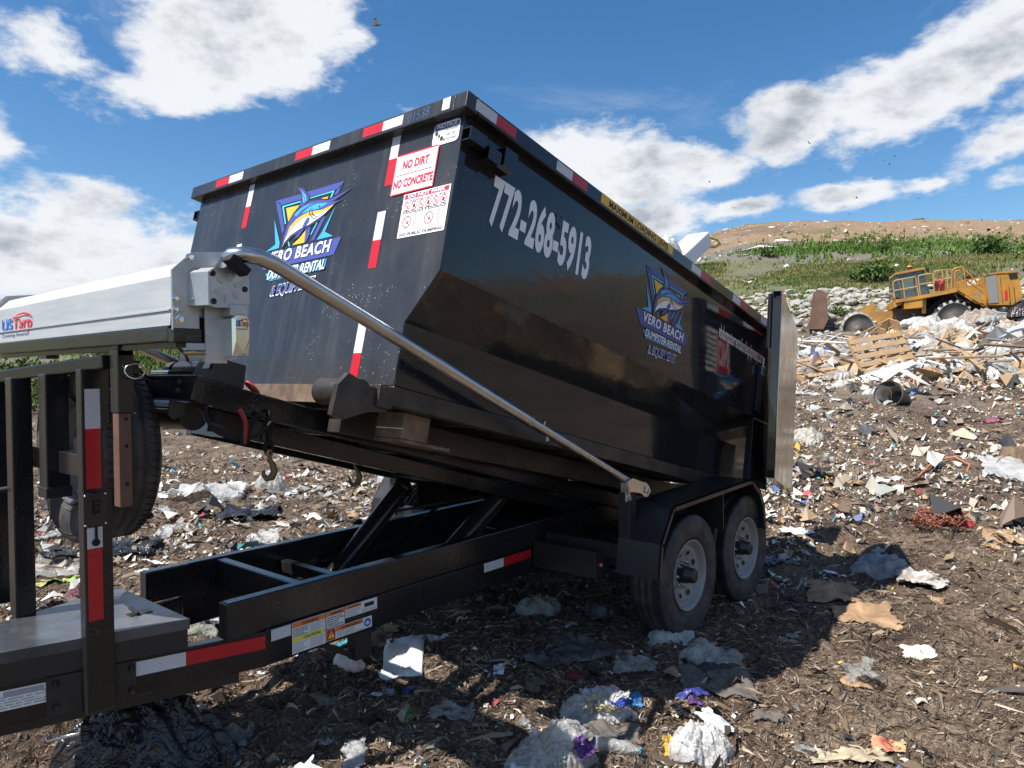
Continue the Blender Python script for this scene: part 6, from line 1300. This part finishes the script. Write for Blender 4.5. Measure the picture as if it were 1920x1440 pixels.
# ------------------------------------------------------------------ landfill compactor
def compactor():
    org = at_depth(1480+408/4.364, 480+680/4.364, 37.6)
    rt = Vector((_rt[0], _rt[1], 0)).normalized(); zr = math.atan2(rt.y, rt.x)
    T = thing('landfill_compactor', 'yellow landfill compactor with spiked steel wheels working behind the debris ridge', 'compactor', org, (0, 0, zr-R_(20))); T.scale = (.85, .95, .925)
    S = 157.1; c = lambda x, y: ((x-408)/S, (680-y)/S)
    YP = mat('compactor_yellow', (.52, .25, .025), .5, var=(.36, .17, .03), vscale=1.6, dust=.95, dust_col=(.16, .105, .065), dscale=1.7)
    GRM = mat('grimy_steel', (.075, .055, .045), .7, var=(.13, .08, .05), vscale=1.5, dust=.4)
    GLS = mat('cab_glass', (.025, .05, .055), .06, spec=.8, dust=.12, dust_col=(.16, .18, .16), dscale=1.3)
    BLD = mat('rusty_blade', (.17, .085, .055), .6, var=(.10, .05, .035), vscale=1.6, dust=.4, dust_col=(.2, .15, .11)); STL = mat('worn_drum_steel', (.085, .082, .08), .5, metal=.2, var=(.05, .047, .045), vscale=2, dust=.3)
    GRY = mat('grey_service_door', (.20, .215, .22), .5, dust=.5, dscale=2); TK = mat('red_extinguisher', (.42, .02, .03), .4, dust=.4)
    def pr(name, pts, y0, y1, m, par=T):
        mb = MB(); mb.prism([c(*p) for p in pts], y0, y1, lambda a, b, t: (a, t, b), m); return mb.build(name, parent=par)
    b = pr('blade', [(205, 285), (245, 300), (262, 520), (300, 612), (350, 655), (430, 690), (424, 712), (142, 712), (134, 602), (165, 520)], -1.72, 2.3, mat('blade_back', (.030, .025, .022), .7, var=(.06, .04, .03), vscale=2))
    pr('end_plate', [(160, 300), (196, 266), (240, 270), (280, 305), (292, 520), (250, 603), (95, 598), (135, 520)], -1.85, -1.73, BLD, b)
    pr('push_arm', [(300, 520), (560, 470), (566, 492), (310, 548)], -1.3, -1.1, GRM)
    pr('front_frame', [(525, 472), (560, 440), (640, 402), (700, 395), (708, 455), (845, 458), (852, 560), (640, 575), (540, 540)], -.85, .85, YP)
    pr('articulation_joint', [(846, 430), (1070, 440), (1100, 545), (852, 560)], -.7, .7, GRM)
    def drum(name, cx, cy, r, y0, w):
        x, z = c(cx, cy); R0 = r/S; mb = MB(); s = -1
        mb.lathe([(0, .02), (.34, .02), (.36, .0), (R0-.03, .0), (R0-.03, .02), (R0, .02), (R0, -w), (R0-.1, -w), (0, -w)], (x, y0, z), (0, -1, 0), STL, 40); d = mb.build(name, parent=T)
        mb = MB(); mb.lathe([(.0, .07), (.16, .07), (.17, .04), (.36, .03)], (x, y0-.002, z), (0, -1, 0), GRM, 28); mb.build('wheel_hub', parent=d)
        for k in range(18):
            for q, off in ((.12, 0), (w*.5, 10), (w-.12, 0)):
                a = R_(20*k+off); u = Vector((math.cos(a), 0, math.sin(a))); t = Vector((-u.z, 0, u.x)); p = Vector((x, y0+q, z))+u*(R0-.01); mb = MB(); e = Vector((0, .11, 0))
                mb.hexa([p-t*.085-e, p+t*.085-e, p+t*.085+e, p-t*.085+e]+[p+u*.15+v for v in (-t*.045-e*.5, t*.045-e*.5, t*.045+e*.5, -t*.045+e*.5)], mat('polished_tooth', (.30, .29, .27), .5, metal=.2))
                mb.build('wheel_tooth', parent=d)
    drum('front_wheel', 544, 611, 130, -1.75, .95); drum('front_wheel', 544, 611, 130, .8, .95); drum('rear_wheel', 1310, 556, 140, -1.75, .95); drum('rear_wheel', 1310, 556, 140, .8, .95)
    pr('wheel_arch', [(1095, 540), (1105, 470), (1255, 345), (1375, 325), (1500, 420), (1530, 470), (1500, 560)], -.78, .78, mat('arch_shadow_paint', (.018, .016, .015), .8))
    pr('support_leg', [(1060, 380), (1100, 372), (1100, 492), (1068, 495)], -1.45, -1.3, YP)
    pr('platform', [(850, 372), (915, 366), (1255, 318), (1302, 296), (1330, 310), (1330, 330), (1258, 342), (1065, 372), (920, 392), (852, 400)], -1.75, 1.75, YP)
    pr('battery_box', [(918, 393), (1065, 374), (1066, 436), (1058, 446), (920, 452)], -1.7, -.9, YP); pr('front_step', [(832, 395), (905, 392), (905, 412), (840, 440)], -1.6, 1.6, YP)
    pr('stair_stringer', [(1328, 308), (1372, 296), (1530, 404), (1530, 430), (1500, 425)], -1.72, -1.6, YP); pr('stair_stringer', [(1328, 308), (1372, 296), (1530, 404), (1530, 430), (1500, 425)], -1.15, -1.05, YP)
    hd = pr('engine_hood', [(1332, 238), (1395, 224), (1545, 206), (1640, 184), (1790, 180), (1802, 196), (1832, 402), (1760, 450), (1560, 450), (1530, 425), (1430, 330), (1340, 300)], -1.0, 1.0, YP)
    pr('radiator_house', [(1560, 212), (1640, 186), (1792, 182), (1804, 198), (1834, 402), (1760, 448), (1580, 440)], -1.42, 1.42, YP)
    pr('service_door', [(1556, 216), (1638, 203), (1656, 425), (1590, 428)], -1.45, -1.425, GRY, hd); pr('service_door', [(1440, 345), (1530, 330), (1538, 395), (1520, 405), (1470, 370)], -1.025, -1.005, GRY, hd)
    pr('vent', [(1728, 202), (1790, 198), (1798, 236), (1738, 242)], -1.45, -1.425, DARK, hd); pr('hood_roof', [(1560, 205), (1640, 178), (1792, 174), (1806, 190), (1640, 194)], -1.46, 1.46, YP, hd)
    pr('panel_seam', [(1664, 215), (1668, 215), (1690, 430), (1685, 430)], -1.432, -1.422, GRM, hd)
    for x in (1715, 1752): pr('ladder_rail', [(x, 285), (x+8, 283), (x+22, 430), (x+14, 432)], -1.5, -1.46, YP)
    pr('warning_panel', [(1700, 330), (1718, 328), (1722, 405), (1704, 407)], -1.44, -1.425, SIGNR, hd)
    t = MB(); f = Face((0, -1.003, 0), (1, 0, 0), (0, 0, 1), (0, -1, 0)); a, b = c(1436, 272), c(1530, 258); f.text(t, 'CAT', a[0], a[1], b[0], b[1], .24, .004, SIGNW, .03); t.build('lettering', parent=hd)
    pr('exhaust_cap', [(1452, 182), (1475, 174), (1510, 174), (1526, 184), (1524, 196), (1455, 200)], -.3, .3, DARK); pr('exhaust_stack', [(1342, 124), (1352, 112), (1372, 112), (1384, 124), (1388, 300), (1342, 300)], -.2, .1, mat('rusty_stack', (.17, .10, .075), .6))
    # cab
    g = pr('cab', [(852, 330), (868, 152), (1090, 122), (1140, 334), (920, 364)], -1.05, 1.05, GLS)
    pr('cab_roof', [(862, 155), (866, 138), (1085, 106), (1098, 112), (1100, 126), (1060, 128), (880, 156)], -1.15, 1.15, YP, g)
    for nm, P in (('cab_pillar', [(868, 152), (880, 151), (932, 362), (918, 364)]), ('cab_pillar', [(1016, 134), (1028, 132), (1046, 346), (1032, 348)]), ('cab_pillar', [(1082, 123), (1094, 121), (1142, 333), (1130, 335)]), ('lower_panel', [(918, 310), (1032, 294), (1034, 348), (922, 364)]), ('lower_panel', [(1042, 282), (1128, 270), (1140, 334), (1046, 347)])):
        pr(nm, P, -1.075, -1.053, GRM if nm == 'cab_pillar' else mat('cab_lower_panel', (.05, .075, .09), .35, dust=.4), g)
    pr('seat_shape', [(935, 200), (1005, 190), (1018, 285), (930, 300)], -1.062, -1.052, mat('dusty_pane', (.07, .13, .12), .3, dust=.4, dscale=2), g)
    mb = MB(); x, z = c(1010, 108); mb.lathe([(.13, 0), (.13, .13), (.10, .14), (.10, .18)], (x, 0, z), (0, 0, 1), DARK, 16); bc = mb.build('beacon_base', parent=g); mb = MB(); mb.lathe([(.15, .19), (.13, .26), (.0, .30)], (x-.02, 0, z), (0, 0, 1), AMBER, 16); mb.build('beacon_lens', parent=bc)
    # hand rails
    RL = mat('hand_rail_yellow', (.42, .27, .08), .6, dust=.5)
    for P in ([(828, 232), (848, 215), (1000, 192), (1012, 200), (1035, 350)], [(835, 300), (1018, 274)], [(828, 232), (845, 370)], [(905, 206), (925, 362)], [(1030, 190), (1045, 182), (1130, 172), (1142, 180), (1158, 330)], [(1035, 258), (1145, 244)], [(1030, 190), (1048, 345)], [(1150, 165), (1165, 155), (1285, 142), (1290, 300)], [(1150, 165), (1160, 250)], [(1220, 150), (1224, 215)], [(1165, 232), (1288, 215)], [(1255, 146), (1262, 305)]):
        mb = MB(); mb.tube([(*(c(*p)[:1]), -1.7, c(*p)[1]) for p in P], .032, RL, 8); mb.build('hand_rail', parent=T)
    for P in ([(1300, 290), (1296, 160), (1310, 140), (1365, 130), (1385, 145), (1400, 300)], [(1395, 160), (1530, 300)], [(1400, 230), (1540, 350)], [(1320, 300), (1318, 170), (1330, 158), (1350, 160)]):
        mb = MB(); mb.tube([(*(c(*p)[:1]), -1.66, c(*p)[1]) for p in P], .04, YP, 8); mb.build('hand_rail', parent=T)
    for x0 in (1158, 1206):
        mb = MB(); x, z = c(x0+20, 312); mb.lathe([(0, 0), (.13, 0), (.135, .5), (.11, .56), (.05, .60), (.05, .68), (0, .68)], (x, -1.45, z), (0, 0, 1), TK, 16); mb.build('fire_extinguisher', parent=T)
    mb = MB(); mb.box((c(1106, 0)[0], -1.35, c(0, 150)[1]), (c(1128, 0)[0], -1.2, c(0, 118)[1]), DARK); mb.build('mirror', parent=g)
compactor()

# ------------------------------------------------------------------ what the dumpster still holds
def load():
    g = np.random.default_rng(71)
    V, F = sheet_V(60, 3.2, 2.0, .3, 5, 71, .02); V = V*np.array([1, 1, 1]); mt = mat('packed_trash', (.30, .28, .25), .8, var=(.08, .07, .06), vscale=5, dust=.3)
    o = fast_mesh('packed_trash', V, F, [mt]); o.matrix_world = Matrix.Translation(DP(2.0, 0, .85)) @ Matrix.Rotation(TH, 4, 'Y'); o['kind'] = 'stuff'
    def q(px, py, y=-.55): return Vector(_dO+(lambda k: k[0]*_du+np.array([0, k[1], 0])+k[2]*_dw)(und(px, py, 'y', y)))
    a, b = q(1282, 478), q(1312, 450); mb = MB(); mb.bar(a-(b-a)*.5, b, .20, .13, SIGNW, bev=.012); o = mb.build('white_box'); tag(o, 'white plastic box sticking up out of the tipped dumpster', 'box')
    P = [q(1312, 447), q(1330, 445), q(1345, 450), q(1350, 457), q(1340, 463), q(1322, 462)]
    mb = MB(); mb.tube(P, .012, mat('yellow_rope', (.55, .42, .12), .8), 8); o = mb.build('rope_loop'); tag(o, 'loop of yellow rope hanging from the white box', 'rope')
    V, F = heap_V(4, .30, .2, .2, 1.3, 5, .35); o = fast_mesh('white_jug', V, F, [FILMW]); o.location = q(1250, 484, -.75); o.rotation_euler = (0, -.4, 0); tag(o, 'rounded white jug lying against the dumpster rim beside the yellow label', 'jug')
load()

# ------------------------------------------------------------------ birds
def birds():
    BM = mat('bird_feathers', (.025, .02, .018), .7, var=(.05, .04, .03), vscale=20)
    def bird(span, flap):
        V, F = ico(2); body = V*np.array([.30, .085, .075]); h = MB(); s = span/2
        for k in range(len(F)): pass
        h.add(body, [tuple(f) for f in F], BM, True); Vh, _ = ico(2); h.add(Vh*np.array([.075, .05, .05])+np.array([.33, 0, .02]), [tuple(f) for f in F], BM, True); h.add([(.39, .012, .02), (.39, -.012, .02), (.45, 0, .005), (.39, 0, .035)], [(0, 1, 2), (0, 2, 3), (1, 2, 3)], BM)
        h.add([(-.25, .05, 0), (-.25, -.05, 0), (-.52, -.12, .01), (-.55, 0, .0), (-.52, .12, .01), (-.25, 0, .02)], [(0, 1, 2, 3, 4), (5, 1, 0)], BM)
        for sg in (-1, 1):
            W_ = [(.16, .05, .03), (.20, .42, .03+flap*.45), (.12, .78, flap*.85), (.06, s, flap), (-.04, s-.02, flap), (-.06, s*.9, flap*.9), (-.14, s*.92, flap*.92), (-.15, .78, flap*.8), (-.22, .70, flap*.75), (-.20, .40, .02+flap*.42), (-.16, .05, .02)]
            P = [(x, sg*y, z) for x, y, z in W_]; h.add(P+[(x, y, z-.018) for x, y, z in P], [(0, 1, 9, 10), (1, 2, 7, 8), (1, 8, 9), (2, 3, 4, 5), (2, 5, 6, 7), (11, 21, 20, 12), (12, 19, 18, 13), (12, 20, 19), (13, 16, 15, 14), (13, 18, 17, 16)]+[(i, (i+1) % 11, 11+(i+1) % 11, 11+i) for i in range(11)], BM)
        return h
    o = bird(1.55, .30).build('vulture'); o.location = at_depth(706, 47, 62); o.rotation_euler = (.75, -.1, math.atan2(_rt[1], _rt[0])+.2); tag(o, 'dark vulture gliding in the sky above the dumpster', 'bird')
    src = bird(1.5, .15).build('vulture'); r = random.Random(2)
    for k, (px, py) in enumerate(((1252, 344), (1330, 341), (1376, 390), (1640, 335), (1678, 293), (1606, 371), (1557, 318), (1316, 293), (1517, 268), (1656, 301), (1496, 266), (1668, 308), (1722, 372), (1594, 402))):
        o = src if k == 0 else src.copy()
        if k: COL.objects.link(o)
        o.location = at_depth(px, py, r.uniform(210, 330)); o.rotation_euler = (r.uniform(-.6, .6), r.uniform(-.2, .2), r.uniform(0, 6.28)); tag(o, 'tiny dark bird circling far off over the hill', 'bird', 'birds circling over the hill')
birds()
